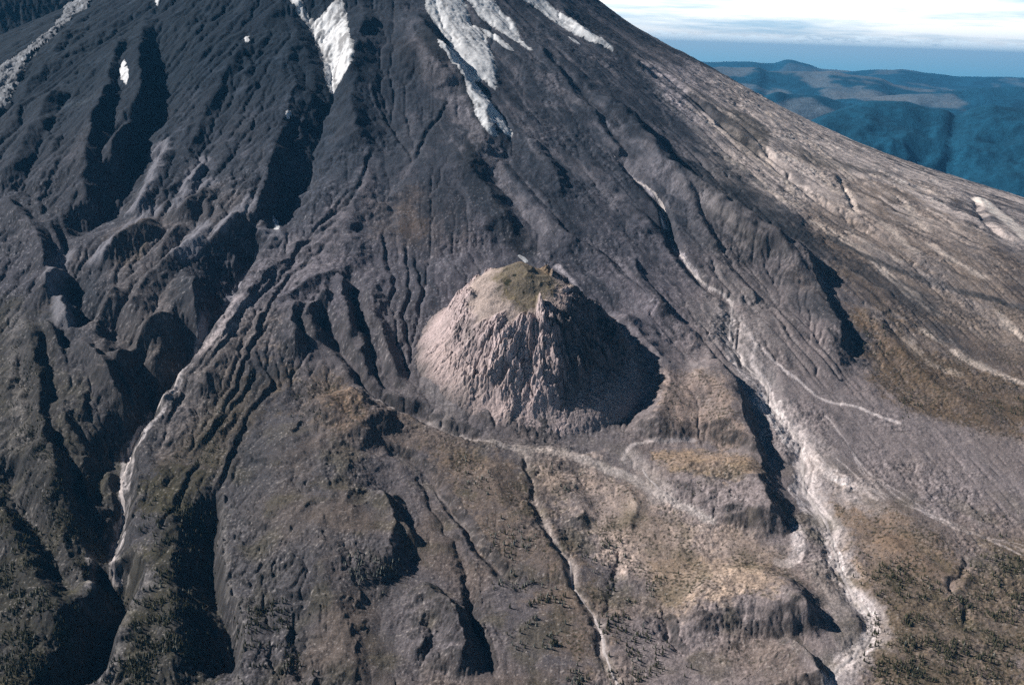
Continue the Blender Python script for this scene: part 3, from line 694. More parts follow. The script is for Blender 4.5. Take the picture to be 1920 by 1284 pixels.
# ------------------------------------------------------------------ lava dome
def build_dome():
    N = 680; half = DR * 1.2
    ax_ = np.linspace(-half, half, N)
    xs, ys = np.meshgrid(ax_, ax_)
    px_, py_ = xs + DX, ys * .92 + DY
    r = np.hypot(xs, ys) / DR
    th = np.arctan2(xs, -ys)                     # 0 faces the camera, + = picture right
    wob = fbm(px_, py_, 70, 3, 301)
    rr = r * (1 + .05 * wob + .02 * np.sin(3 * th + 1))
    # summit slightly left of centre and far
    HT = 123.0
    prof_ = pchip([0, .12, .25, .36, .46, .60, .76, .90, 1.0, 1.2], [1.0, .985, .95, .89, .785, .54, .26, .08, .0, -.14])
    cx, cy = -.20, .17
    rs = np.hypot(xs / DR - cx * (1 - np.clip(r, 0, 1)), ys / DR - cy * (1 - np.clip(r, 0, 1)))
    h = HT * prof_(rs * (1 + .05 * wob))
    edge_ = .42 + .17 * fbm(th * 60, rs * 0 + 3, 26, 3, 330) + .07 * sstep(-.2, -1.4, th) - .03 * np.exp(-((th - .3) / .5) ** 2)
    crag = sstep(edge_ - .05, edge_ + .07, rs) * (1 - sstep(.72, .98, rs + .16 * wob))
    crag = crag * (1 - .65 * sstep(-.8, -1.3, th) * sstep(.64, .78, rs + .1 * wob))
    front = np.exp(-((th - .55) / .75) ** 2)
    arc = th * DR * .62
    wx = fbm(px_, py_, 34, 2, 320) * 11; wy = fbm(px_, py_, 34, 2, 321) * 11
    rib = ridged(arc + wx + wob * 14, rs * 55 + wy, 40, 3, 302)
    rib2 = ridged(arc * 1.1 + wx, rs * 110 + wy, 15, 2, 303)
    chunk = ridged(px_ + wx, py_ + wy, 24, 3, 304)
    strong = .50 + .80 * front
    gap = sstep(-.5, .35, fbm(px_, py_, 45, 2, 322))
    h = h + crag * (rib * 20 * strong * (.25 + .75 * gap) + rib2 * 3 * (.3 + strong) + chunk * 4.5 * (.5 + .8 * gap) + np.maximum(0, gnoise(px_ / 6, py_ / 6, 323) - .1) * 5)
    e1, v1, t1 = worley((arc + wx * 1.3) / 15, (rs * DR * .5 + wy * 1.3) / 15, 331)
    e2, v2, t2 = worley((px_ + wx) / 6.5, (py_ + wy) / 6.5, 332)
    h = h + crag * ((v1 - .4) * 9 * (.45 + .8 * front) + t1 * 4 - 2.0 * (1 - sstep(0, .16, e1)) + (v2 - .5) * 2.2 + t2 * 2.0 - 1.2 * (1 - sstep(0, .2, e2)))
    tal = sstep(.62, .8, rs)
    h = h + tal * np.maximum(0, v2 - .72) * 5 * (1 - crag) * sstep(.25, .05, t2 * t2)
    h = h + tal * (ridged(arc * 1.5 + wx, rs * 20 + wy, 24, 2, 305) * 1.6 + fbm(px_, py_, 8, 2, 306) * 1.4)
    h = h + (1 - sstep(.28, .42, rs)) * (fbm(px_, py_, 40, 2, 307) * 2.5)
    h = h + (1 - sstep(.75, 1.0, r)) * (fbm(px_, py_, 75, 2, 340) * 11 + ridged(px_ + wx, py_ + wy, 30, 2, 341) * 2.2 * sstep(.55, .3, rs))
    tz = 48 * (1 - (r - .58) / .46) * np.exp(-((th - .75) / .62) ** 2) + fbm(px_, py_, 20, 2, 342) * 2 + fbm(px_, py_, 6, 2, 343) * 1.0
    kf = sstep(-3, 3, tz - h) * (r > .55) * np.exp(-((th - .75) / .9) ** 4)
    h = h * (1 - kf) + np.maximum(tz, h) * kf
    h = h + fbm(px_, py_, 4, 2, 308) * (.5 + 1.6 * crag)
    rib2 = rib2 * .6 + chunk * .4
    base = height_at(px_.ravel(), py_.ravel()).reshape(xs.shape)
    # smooth the base so that ground bumps do not show through
    g = 1 - sstep(.85, 1.12, r)
    a = np.polyfit  # noqa
    sel = (r > .95) & (r < 1.1)
    Mx = np.stack([xs[sel], ys[sel], np.ones(sel.sum())], 1); cf, *_ = np.linalg.lstsq(Mx, base[sel], rcond=None)
    plane = xs * cf[0] + ys * cf[1] + cf[2]
    z = np.maximum(plane * g + (base - 1.5) * (1 - g), -1e9) + np.where(h > 0, h, h)
    # colour
    c = np.empty(xs.shape + (3,), np.float32); c[:] = (.50, .41, .415)
    def mc(col, k): c[:] += (np.array(col, np.float32) - c) * k[..., None].astype(np.float32)
    m1 = fbm(px_, py_, 50, 3, 310); m2 = fbm(px_, py_, 9, 3, 311)
    mc((.30, .265, .26), sstep(-.1, .6, m1) * .6)
    mc((.17, .155, .155), crag * sstep(.1, .7, -rib2 + .4 * m2) * .7)
    mc((.078, .075, .083), .85 * sstep(-.1, .7, th + .25 * m1) * sstep(.38, .5, rs) * (1 - .5 * sstep(.8, .95, rs)))  # greyer crag rock, with the right flank's shade put into the colour
    mc((.45, .36, .34), (1 - sstep(.5, .8, np.abs(th + .7))) * tal * .4)
    mc((.30, .26, .265), kf * .8)
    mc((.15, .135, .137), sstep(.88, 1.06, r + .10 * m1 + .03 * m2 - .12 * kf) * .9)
    # summit: olive turf right of the middle, tan scree left of it
    top = 1 - sstep(-.05, .05, rs - edge_ + .10 * m1)
    mc((.42, .35, .31), top * .7)
    X_ = xs / DR; Y_ = ys / DR
    wedge = np.minimum(np.minimum((X_ + .36) - .55 * np.clip(.12 - Y_, 0, 1), .20 - X_ - .9 * np.clip(.02 - Y_, 0, 1)), Y_ + .36) + .11 * m1 + .07 * m2
    ol = sstep(-.03, .08, wedge) * (1 - sstep(.0, .10, rs - edge_))
    mc((.135, .118, .078), ol * (.80 + .25 * np.clip(m2, -1, .5)))
    mc((.19, .155, .10), ol * sstep(.0, .5, m1 + .5 * m2) * .7)
    mc((.27, .20, .14), ol * sstep(.30, .42, Y_ + .1 * m1) * .8)
    for bx, by, br in ((-.24, .06, .034), (-.18, .15, .02), (-.10, -.04, .012), (-.02, .10, .012)):
        mc((.035, .036, .022), 1 - sstep(.6, 1.1, np.hypot(X_ - bx, (Y_ - by) * .8) / br + .5 * m2))
    c *= (1 + crag * ((v1 - .5) * .30 + (v2 - .5) * .40) - .45 * crag * (1 - sstep(0, .18, e1)))[..., None]
    c *= (1 + .32 * m2 + .26 * gnoise(px_ / 2.5, py_ / 2.5, 312))[..., None]
    c = np.clip(c, .02, .8)
    fr = lambda A: (A[:-1, :-1] + A[1:, 1:]) / 2
    inside = fr(r) < 1.18
    cap = inside & (fr(ol) > .35)
    apron = inside & ~cap & (fr(rs) > .80)
    body = inside & ~cap & ~apron
    Z = z + CAMZ
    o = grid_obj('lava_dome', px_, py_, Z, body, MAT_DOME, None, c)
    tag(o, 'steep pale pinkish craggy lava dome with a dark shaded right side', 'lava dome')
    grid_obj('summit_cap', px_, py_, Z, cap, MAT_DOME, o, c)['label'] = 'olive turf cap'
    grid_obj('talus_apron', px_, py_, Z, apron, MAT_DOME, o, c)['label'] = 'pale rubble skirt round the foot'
    return o
dome = build_dome()

# ------------------------------------------------------------------ snow and ice lying on the ground
MAT_SNOW = attr_mat('glacier_ice', .15, .8, 1.12, .6)
MAT_SNOW.node_tree.nodes['Principled BSDF'].inputs['Roughness'].default_value = .7
DIRT = fbm(ARC * 1.0 + WX * 1.2, RR * .16 + WY, 16, 3, 410); DIRT2 = fbm(X, Y, 22, 3, 411)
def snow(name, pts, thick, label, cat, group, rag=6, crev=.45, edge=14, dirt=.36, tone=1.0):
    pl = lift(pts)
    pl = smooth_line(pl + [pl[0]], 3)[:-1]
    w, sd = poly_mask(pl, 30, .35)
    sd = sd + rag * (n3[w] + .8 * n2[w] + 1.4 * DIRT[w] + .5 * n4[w])
    t = np.clip(sd / edge, -1, 1)
    z = H[w] + .55 * thick * t - .3 + crev * (t > .2) * (ridged(X[w] * .5 + WX[w], Y[w] + WY[w], 20, 2, 401) * 1.0 + gnoise(X[w] / 5, Y[w] / 5, 402) * .8)
    mk = (sd > -4); mk = mk[:-1, :-1] & mk[1:, 1:] & mk[:-1, 1:] & mk[1:, :-1]
    if not mk.any(): print('no snow', label); return
    c = np.empty(z.shape + (3,), np.float32); c[:] = (.82, .85, .90)
    k1 = np.clip(sstep(-.05, .45, DIRT[w] + .4 * DIRT2[w] + dirt - .5) + .8 * (1 - sstep(0, edge * .6, sd)), 0, 1)
    c += (np.array((.20, .205, .22), np.float32) - c) * (k1 * .85)[..., None].astype(np.float32)
    c = c * np.array((tone, tone ** .9, tone ** .75), np.float32)
    o = grid_obj(name, X[w], Y[w], z + CAMZ, mk, MAT_SNOW, None, c)
    return tag(o, label, cat, group)
GG = 'glacier tongues on the upper cone'
snow('glacier', [(538,-10),(556,-10),(575,18),(590,40),(612,20),(638,-5),(648,25),(656,60),(664,95),(660,120),(640,150),(622,178),(614,168),(607,140),(600,105),(582,60),(560,30)], 5, 'grey-streaked glacier tongue left of the central buttress', 'glacier', GG, dirt=.55)
snow('glacier', [(795,-10),(862,-10),(880,30),(886,48),(905,60),(922,95),(930,130),(932,168),(915,160),(905,150),(892,155),(905,170),(930,205),(958,245),(955,256),(942,248),(928,232),(930,256),(915,250),(896,225),(880,180),(872,158),(845,115),(822,85),(820,75),(842,85),(825,60),(800,20)], 6, 'largest glacier tongue with forked lower tip right of the dark buttress', 'glacier', GG)
snow('glacier', [(862,-10),(915,-10),(940,20),(965,45),(980,75),(998,92),(985,90),(965,78),(940,62),(920,50),(895,30),(885,12)], 5, 'narrow jagged glacier tongue between the largest glacier and the far ridge glacier', 'glacier', GG)
snow('snow_strip', [(900,52),(930,64),(950,80),(965,95),(948,92),(925,78),(908,66)], 3, 'short thin snow strip beside the largest glacier', 'snow strip', None)
snow('glacier', [(968,-10),(1010,-10),(1045,20),(1090,48),(1130,70),(1153,92),(1130,88),(1100,78),(1068,60),(1030,36),(1000,14)], 4, 'slender glacier tongue under the dark right shoulder of the mountain', 'glacier', GG)
snow('icefall', [(138,-10),(180,-10),(140,30),(108,60),(80,85),(64,105),(45,125),(35,150),(20,190),(-20,215),(-20,130),(20,116),(52,92),(88,62),(115,30)], 6, 'broken crevassed icefall at the far left edge of the mountain', 'icefall', None, 14, 6.0, dirt=1.0, tone=.5)
SP = 'small snow patches in the gullies'
for pts, lab in (([(228,116),(236,112),(241,130),(240,145),(234,160),(227,148),(223,130)], 'white snow patch in the shaded hollow at upper left'),
                 ([(287,-6),(298,-6),(297,8),(290,10)], 'small snow patch near the top edge left of the left glacier'),
                 ([(458,72),(465,68),(468,78),(460,82)], 'tiny bright snow patch on the upper left slab'),
                 ([(534,208),(546,206),(545,222),(536,222)], 'small snow patch below the tip of the left glacier'),
                 ([(1060,67),(1075,72),(1090,84),(1076,80)], 'thin snow sliver beneath the slender right glacier'),
                 ([(510,405),(517,402),(524,420),(520,432),(513,420)], 'bright snow patch at the head of the black canyon'),
                 ([(970,478),(980,480),(993,490),(984,492)], 'snow sliver in the notch just behind the dome summit'),
                 ([(1235,395),(1243,400),(1250,425),(1246,432),(1238,415)], 'dirty snow strip in the stream notch on the right flank')):
    snow('snow_patch', pts, 1.5, lab, 'snow patch', SP, 3.5, .3, 5, .35)

# ------------------------------------------------------------------ stream beds: gravel sheets lying in the channels
def bed_mat():
    m, nt, b = new_mat('pale_gravel')
    n = noise_node(nt, .12, 6, .75)
    r = ramp(nt, n.outputs['Fac'], [(.3, (.28, .26, .265)), (.5, (.50, .46, .465)), (.7, (.62, .58, .58))])
    nt.links.new(r.outputs['Color'], b.inputs['Base Color'])
    bp = nt.nodes.new('ShaderNodeBump'); bp.inputs['Strength'].default_value = .5; bp.inputs['Distance'].default_value = .6
    nt.links.new(n.outputs['Fac'], bp.inputs['Height']); nt.links.new(bp.outputs['Normal'], b.inputs['Normal'])
    return m
MAT_BED = bed_mat()
def bed(pts, wd, rag=.5, wob=.5):
    pl = smooth_line(lift(pts), 4)
    w, d, sg, am = dist_line(pl, wd * 3 + 10, wob)
    sd = wd * am - d + rag * wd * (n3[w] + .6 * n2[w])
    z = H[w] + np.clip(sd / wd, -1, 1) * .7 - .15
    mk = (sd > -1.5); mk = mk[:-1, :-1] & mk[1:, 1:] & mk[:-1, 1:] & mk[1:, :-1]
    if mk.any(): tag(grid_obj('stream_bed', X[w], Y[w], z + CAMZ, mk, MAT_BED), kind='structure')
bed(STREAM[:8], 2.6); bed(STREAM[7:15], 3.0); bed(STREAM[14:], 3.2)
bed([(p[0] + 6, p[1] + 3) for p in CANYON[4:]], 3)
bed([(1205,880),(1235,918),(1330,972)], 2.2)
bed([(1068,1055),(1080,1110),(1118,1168),(1142,1230),(1152,1290)], 1.8)
# ------------------------------------------------------------------ far country
def hills_mat():
    m, nt, b = new_mat('forested_hills')
    a = nt.nodes.new('ShaderNodeAttribute'); a.attribute_name = 'mineral'
    n = noise_node(nt, .02, 6, .75)
    r = ramp(nt, n.outputs['Fac'], [(.3, (.6, .6, .6)), (.7, (1.4, 1.4, 1.4))])
    mx = nt.nodes.new('ShaderNodeMix'); mx.data_type = 'RGBA'; mx.blend_type = 'MULTIPLY'; mx.inputs['Factor'].default_value = 1
    nt.links.new(a.outputs['Color'], mx.inputs[6]); nt.links.new(r.outputs['Color'], mx.inputs[7]); nt.links.new(mx.outputs[2], b.inputs['Base Color'])
    bp = nt.nodes.new('ShaderNodeBump'); bp.inputs['Strength'].default_value = .8; bp.inputs['Distance'].default_value = 25.0
    nt.links.new(n.outputs['Fac'], bp.inputs['Height']); nt.links.new(bp.outputs['Normal'], b.inputs['Normal'])
    return m
MAT_HILLS = hills_mat()
def far_country():
    n, m = 820, 1000
    y = np.exp(np.linspace(math.log(5200), math.log(90000), n)); u = np.linspace(-.85, .85, m)
    Yf = np.repeat(y[:, None], m, 1); Xf = y[:, None] * u[None, :]
    Z = np.full(Yf.shape, -1330.0) + fbm(Xf, Yf, 2500, 3, 501) * 90
    clear = np.zeros(Yf.shape)
    def crest(pts, D, wn, wf, seed, amp=60):
        nonlocal Z
        us, zs, ds = [], [], []
        for p in pts:
            d = _f + (p[0] - 960) / FPX * _r + (642 - p[1]) / FPX * _u
            DD = p[2] if len(p) > 2 else D
            us.append(d[0] / d[1]); zs.append(d[2] / d[1] * DD); ds.append(DD)
        U_ = Xf / Yf
        zc = pchip(us, zs)(U_); dc = np.interp(U_, us, ds)
        lo = us[0]; hi = us[-1]
        end = np.where(U_ < lo, np.exp(-((U_ - lo) * D / wn) ** 2), np.where(U_ > hi, np.exp(-((U_ - hi) * D / wn) ** 2), 1))
        q = Yf - dc + fbm(Xf, Yf, wn * .8, 3, seed) * wn * .3
        k = np.where(q < 0, np.exp(-np.abs(q / wn) ** 1.6), np.exp(-(q / wf) ** 2)) * end
        sp = ridged(Xf, Yf, wn * .55, 4, seed + 1) - .5
        Z = np.maximum(Z, -1330 + (zc + 1330) * k + amp * sp * k * np.clip(np.abs(q) / wn, 0, 1))
    crest([(1280,117),(1397,116),(1467,114),(1508,119),(1540,130)], 27000, 4000, 4000, 510, 120)
    crest([(1560,138),(1642,131),(1682,131),(1732,137),(1816,144),(1930,146)], 24000, 3500, 4000, 520, 120)
    crest([(1240,123),(1293,122),(1340,126),(1380,127),(1420,127),(1444,134),(1481,134),(1548,134),(1601,141),(1648,147),(1682,160),(1732,168)], 17000, 3400, 3000, 530, 190)
    crest([(1640,184),(1749,174),(1849,165),(1930,164)], 15000, 2300, 2500, 540, 120)
    crest([(1400,185),(1430,180),(1467,174),(1531,181),(1585,196)], 12500, 1300, 1300, 550, 120)
    crest([(1470,255),(1510,232),(1545,214),(1600,200),(1645,190),(1690,191),(1740,204),(1785,214),(1825,203),(1870,198),(1930,204),(2050,215)], 9300, 1900, 1500, 560, 380)
    # country seen to either side from other standpoints
    crest([(-600,250),(-300,200),(0,160)], 14000, 3000, 3000, 570, 200)
    Z += fbm(Xf, Yf, 500, 3, 505) * 22
    Cf = np.empty(Yf.shape + (3,), np.float32); Cf[:] = (.008, .068, .125)  # forest, with the blue of the distant haze put into its colour
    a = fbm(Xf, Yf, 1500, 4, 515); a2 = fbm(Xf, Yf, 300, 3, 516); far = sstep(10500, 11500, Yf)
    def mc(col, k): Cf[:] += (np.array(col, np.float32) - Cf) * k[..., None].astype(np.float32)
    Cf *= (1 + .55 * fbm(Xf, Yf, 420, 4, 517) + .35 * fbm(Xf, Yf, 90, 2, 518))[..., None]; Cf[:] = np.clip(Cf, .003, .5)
    mc((.125, .165, .21), sstep(.0, .12, a + .15 * a2) * far * (1 - .5 * sstep(19000, 26000, Yf)))  # clearings, their colour also tinted with haze
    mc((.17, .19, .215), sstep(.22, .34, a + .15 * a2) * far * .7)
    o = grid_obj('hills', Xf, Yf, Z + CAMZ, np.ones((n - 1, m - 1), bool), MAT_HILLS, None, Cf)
    tag(o, kind='structure')
    # lowland under everything, out to the horizon
    me = mesh_obj('ground', [(-95000, -20000, CAMZ - 1460), (95000, -20000, CAMZ - 1460), (95000, 95000, CAMZ - 1460), (-95000, 95000, CAMZ - 1460)], [(0, 1, 2, 3)], None, None, np.array([[.03, .045, .034]] * 4, np.float32))
    me.data.materials.append(MAT_HILLS); tag(me, kind='structure')
far_country()

# ------------------------------------------------------------------ trees
def conifer_parts(seed, h=1.0, spread=.2, tiers=5, sides=7):
    rr = random.Random(seed); v = []; f = []
    for k in range(tiers):
        z0 = .12 + .78 * k / tiers; z1 = min(1.0, z0 + .36 - .02 * k); R_ = spread * (1 - k / (tiers + .6)) * rr.uniform(.85, 1.15)
        c0 = len(v); v.append((rr.uniform(-.01, .01), rr.uniform(-.01, .01), z1))
        for s in range(sides * 2):
            a = math.pi * s / sides + k; q = R_ * (rr.uniform(.85, 1.25) if s % 2 == 0 else rr.uniform(.45, .65))
            v.append((q * math.cos(a), q * math.sin(a), z0 + rr.uniform(-.03, .03) - (.03 if s % 2 == 0 else -.02)))
        for s in range(sides * 2): f.append((c0, c0 + 1 + s, c0 + 1 + (s + 1) % (sides * 2)))
    tv = []; tf = []
    for s in range(5):
        a = 2 * math.pi * s / 5; tv.append((.022 * math.cos(a), .022 * math.sin(a), -.08)); tv.append((.012 * math.cos(a), .012 * math.sin(a), .6))
    for s in range(5): tf.append((2 * s, 2 * ((s + 1) % 5), 2 * ((s + 1) % 5) + 1, 2 * s + 1))
    return v, f, tv, tf
def leaf_mat(name, ca, cb):
    m, nt, b = new_mat(name)
    n = noise_node(nt, .6, 3, .6); tc = nt.nodes.new('ShaderNodeNewGeometry'); nt.links.new(tc.outputs['Position'], n.inputs['Vector'])
    r = ramp(nt, n.outputs['Fac'], [(.35, ca), (.65, cb)]); nt.links.new(r.outputs['Color'], b.inputs['Base Color'])
    return m
MAT_FIR = leaf_mat('fir_needles', (.040, .044, .026), (.095, .092, .055))
MAT_GREY = leaf_mat('ash_dusted_needles', (.13, .14, .12), (.30, .31, .28))
MAT_BARK = leaf_mat('bark', (.06, .05, .04), (.10, .085, .07))

# stands of trees: outline in the photograph, number, height range, share of ash-dusted trees, label
STANDS = [
 ('ridge', [(300,900),(345,930),(392,960),(385,1050),(395,1150),(350,1284),(215,1284),(245,1180),(290,1080),(310,1000),(285,950)], 1500, (6, 10), .1),
 ('left', [(-5,900),(40,960),(90,1060),(150,1150),(140,1200),(110,1284),(-5,1284)], 1500, (5, 9), .08),
 ('left2', [(20,590),(60,640),(75,740),(110,830),(160,960),(195,1060),(170,1120),(110,1030),(50,900),(30,800)], 1100, (4, 7), .05),
 ('mid', [(470,1120),(545,1140),(560,1284),(445,1284),(460,1200)], 350, (5, 9), .05),
 ('rib', [(330,860),(390,800),(430,720),(480,690),(420,830),(380,900)], 330, (4, 7), .1),
 ('knoll', [(530,780),(570,700),(620,690),(640,710),(600,760),(570,800)], 170, (4, 7), .1),
 ('slopeL', [(640,1040),(740,1060),(730,1110),(660,1110)], 60, (7, 10), .85),
 ('centreA', [(850,860),(920,880),(900,940),(860,920)], 60, (6, 9), .6),
 ('centreB', [(860,970),(960,980),(1000,1020),(960,1050),(900,1010)], 90, (7, 11), .6),
 ('centreC', [(940,1060),(1010,1100),(1060,1180),(1090,1284),(1010,1284),(985,1180),(930,1090)], 230, (7, 11), .45),
 ('centreD', [(1095,985),(1160,990),(1190,1030),(1200,1080),(1120,1060)], 90, (6, 9), .35),
 ('centreE', [(1130,1060),(1200,1090),(1215,1150),(1230,1230),(1280,1284),(1155,1284),(1140,1190)], 260, (6, 10), .15),
 ('lobeB', [(1230,1080),(1300,1100),(1290,1140),(1250,1150)], 50, (5, 8), .4),
 ('benchA', [(1020,870),(1080,870),(1100,930),(1050,940)], 60, (5, 8), .5),
 ('lobeA', [(1240,880),(1320,880),(1400,900),(1380,960),(1280,930)], 50, (4, 7), .3),
 ('rightA', [(1640,1040),(1720,1050),(1760,1120),(1700,1180),(1640,1160)], 330, (6, 9), .02),
 ('rightB', [(1640,1150),(1740,1130),(1820,1100),(1925,1120),(1925,1284),(1660,1284),(1620,1250)], 1150, (6, 10), .02),
 ('rightC', [(1820,1045),(1900,1035),(1925,1060),(1925,1130),(1850,1110)], 260, (6, 9), .0),
 ('rightD', [(1830,970),(1925,980),(1925,1010),(1870,1000)], 40, (5, 8), .0),
 ('rightE', [(1800,720),(1860,730),(1925,755),(1925,790),(1850,770)], 120, (7, 10), .0),
 ('rightF', [(1620,600),(1660,620),(1690,660),(1650,660)], 50, (7, 10), .0),
 ('rightG', [(1680,720),(1730,740),(1740,780),(1700,770)], 60, (7, 10), .0),
 ('rightH', [(1860,570),(1890,575),(1885,590)], 16, (7, 10), .0),
 ('benchB', [(1240,740),(1330,760),(1390,820),(1280,800)], 50, (4, 7), .4),
]
NAMES = {}
def build_trees():
    protos = [conifer_parts(k, 1, .17 + .03 * (k % 3), 5 + k % 2, 6) for k in range(5)]
    rt = random.Random(3); spots = []
    for si, (nm, poly, cnt, (h0, h1), grey) in enumerate(STANDS):
        xs = [p[0] for p in poly]; ys = [p[1] for p in poly]; k = 0; tries = 0
        cnt = int(cnt * 1.1)
        while k < cnt and tries < cnt * 14:
            tries += 1
            px = qx = rt.uniform(min(xs) - 6, max(xs) + 6); py = qy = rt.uniform(min(ys) - 6, max(ys) + 6)
            px += rt.gauss(0, 16) + 14 * math.sin(py / 23 + si); py += rt.gauss(0, 9)
            ins = False
            for a, b in zip(poly, poly[1:] + poly[:1]):
                if (a[1] > qy) != (b[1] > qy) and qx < (b[0] - a[0]) * (qy - a[1]) / (b[1] - a[1]) + a[0]: ins = not ins
            if not ins: continue
            q = unproject(px, py)
            if q is None: continue
            if float(gnoise(np.float32(q[0] / 26), np.float32(q[1] / 26), 77)) + .6 * float(gnoise(np.float32(q[0] / 75), np.float32(q[1] / 75), 78)) < rt.uniform(-.25, .65): continue
            j = int(np.clip((math.log(q[1]) - LV0) / (LV1 - LV0) * (NV - 1), 1, NV - 2)); i = int(np.clip((q[0] / q[1] - U0) / (U1 - U0) * (NU - 1), 1, NU - 2))
            z = float(height_at(q[0], q[1])[0])
            h = rt.uniform(h0, h1) * rt.choice((.3, .4, .5, .6, .7, .9))
            spots.append((h / math.hypot(q[0], q[1]), si, q[0], q[1], z, h, rt.random() < grey, rt.randrange(5), rt.uniform(0, 6.28)))
            k += 1
    return protos, spots
TREE_LABEL = {
 'ridge': ('dark conifer on the narrow wooded ridge between the two black ravines', 'conifers on the narrow wooded ridge'),
 'left': ('dark conifer on the wooded slope in the lower left corner', 'conifers on the lower left slope'),
 'left2': ('small conifer on the brown ribs along the left edge', 'conifers on the left ribs'),
 'mid': ('conifer beside the pale gully right of the second black ravine', 'conifers right of the second ravine'),
 'rib': ('small conifer on the brown rib above the wooded ridge', 'conifers on the brown rib'),
 'knoll': ('small conifer on the rusty knoll left of the dome foot', 'conifers on the rusty knoll'),
 'slopeL': ('tree standing on the grey lobe at lower left of centre', 'trees on the grey lobe'),
 'centreA': ('tree in the upper cluster on the brown slope below the dome', 'trees in the upper brown cluster'),
 'centreB': ('tree along the thin gully in the middle of the brown slope', 'trees along the thin gully'),
 'centreC': ('tree on the lower brown slope left of the pale wash', 'trees left of the pale wash'),
 'centreD': ('tree on the pale bench beside the bend of the wash', 'trees on the pale bench'),
 'centreE': ('tree between the pale wash and the lowest lobe', 'trees right of the pale wash'),
 'lobeB': ('tree on the flat back of the lowest lobe', 'trees on the lowest lobe'),
 'benchA': ('tree on the small bench just below the dome foot', 'trees on the small bench'),
 'lobeA': ('tree on the brown top of the middle lobe', 'trees on the middle lobe'),
 'rightA': ('dark conifer on the meadow just right of the stream bend', 'conifers right of the stream bend'),
 'rightB': ('dark conifer in the open wood at the lower right corner', 'conifers at the lower right corner'),
 'rightC': ('dark conifer in the dense strip at the right edge of the meadow', 'conifers in the right strip'),
 'rightD': ('dark conifer on the grey fan at the right edge', 'conifers on the grey fan'),
 'rightE': ('dark conifer in the grove at the right edge above the fan', 'conifers in the right grove'),
 'rightF': ('dark conifer in the clump beyond the lobe across the stream', 'conifers beyond the far lobe'),
 'rightG': ('dark conifer in the clump at the head of the grey fan', 'conifers at the fan head'),
 'rightH': ('dark conifer in the lone clump high on the right slope', 'conifers high on the right'),
 'benchB': ('tree on the brown bench between dome and stream', 'trees on the bench by the dome'),
}
protos, spots = build_trees()
spots.sort(key=lambda s: -s[0])
tree_me = {}
for k, (v, f, tv, tf) in enumerate(protos):
    t = bpy.data.meshes.new('trunk'); t.from_pydata(tv, [], tf); t.materials.append(MAT_BARK)
    for g in (False, True):
        c = bpy.data.meshes.new('crown'); c.from_pydata(v, [], f); c.materials.append(MAT_GREY if g else MAT_FIR)
        tree_me[k, g] = (c, t)
for (_, si, x, y, z, h, g, k, rz) in spots[:300]:
    key = STANDS[si][0]; lab, grp = TREE_LABEL[key]
    e = bpy.data.objects.new('conifer_tree', None); COL.objects.link(e)
    e.location = (x, y, z + CAMZ - .1); e.scale = (h, h, h); e.rotation_euler = (0, 0, rz)
    tag(e, ('silvery ash-dusted ' + lab.replace('dark ', '').replace('small ', '')) if g else (lab if lab.startswith(('dark', 'small')) else 'green ' + lab), 'conifer', ('ash-dusted ' if g else '') + grp)
    c, t = tree_me[k, g]
    for nm, me in (('trunk', t), ('crown', c)):
        o = bpy.data.objects.new(nm, me); COL.objects.link(o); o.parent = e
V = []; T = []; MI = []; nb = 0
for (_, si, x, y, z, h, g, k, rz) in spots[300:]:
    v, f, tv, tf = protos[k]
    a = np.array(v, np.float32) * h; ca, sa = math.cos(rz), math.sin(rz)
    b = np.stack([a[:, 0] * ca - a[:, 1] * sa + x, a[:, 0] * sa + a[:, 1] * ca + y, a[:, 2] + z + CAMZ - .1], 1)
    V.append(b); T.append(np.array(f, np.int32) + nb); MI.append(np.full(len(f), 1 if g else 0, np.int32)); nb += len(b)
forest = mesh_obj('forest', np.concatenate(V), np.concatenate(T), MAT_FIR, smooth=False)
forest.data.materials.append(MAT_GREY); forest.data.polygons.foreach_set('material_index', np.concatenate(MI))
tag(forest, 'scattered smaller conifers over the brown and dark slopes', 'forest', kind='stuff')
print('trees', len(spots))

# ------------------------------------------------------------------ air
HAZE_DENSITY = 2.3e-5
def build_haze():
    x0, x1, y0, y1 = -100000., 100000., -25000., 98000.
    z0, z1 = CAMZ - 1463.0, CAMZ + 900.0
    v = [(x, y, z) for z in (z0, z1) for y in (y0, y1) for x in (x0, x1)]
    f = [(0, 2, 3, 1), (4, 5, 7, 6), (0, 1, 5, 4), (2, 6, 7, 3), (0, 4, 6, 2), (1, 3, 7, 5)]
    me = bpy.data.meshes.new('haze'); me.from_pydata(v, [], f)
    m = bpy.data.materials.new('air'); m.use_nodes = True; nt = m.node_tree
    nt.nodes.remove(nt.nodes['Principled BSDF'])
    pv = nt.nodes.new('ShaderNodeVolumePrincipled'); pv.inputs['Density Attribute'].default_value = ''
    pv.inputs['Color'].default_value = (.11, .45, .92, 1); pv.inputs['Density'].default_value = HAZE_DENSITY; pv.inputs['Anisotropy'].default_value = 0.0
    nt.links.new(pv.outputs['Volume'], nt.nodes['Material Output'].inputs['Volume'])
    me.materials.append(m)
    o = bpy.data.objects.new('haze', me); COL.objects.link(o)
    tag(o, 'thin blue haze over the whole view', 'haze', kind='stuff')
build_haze()

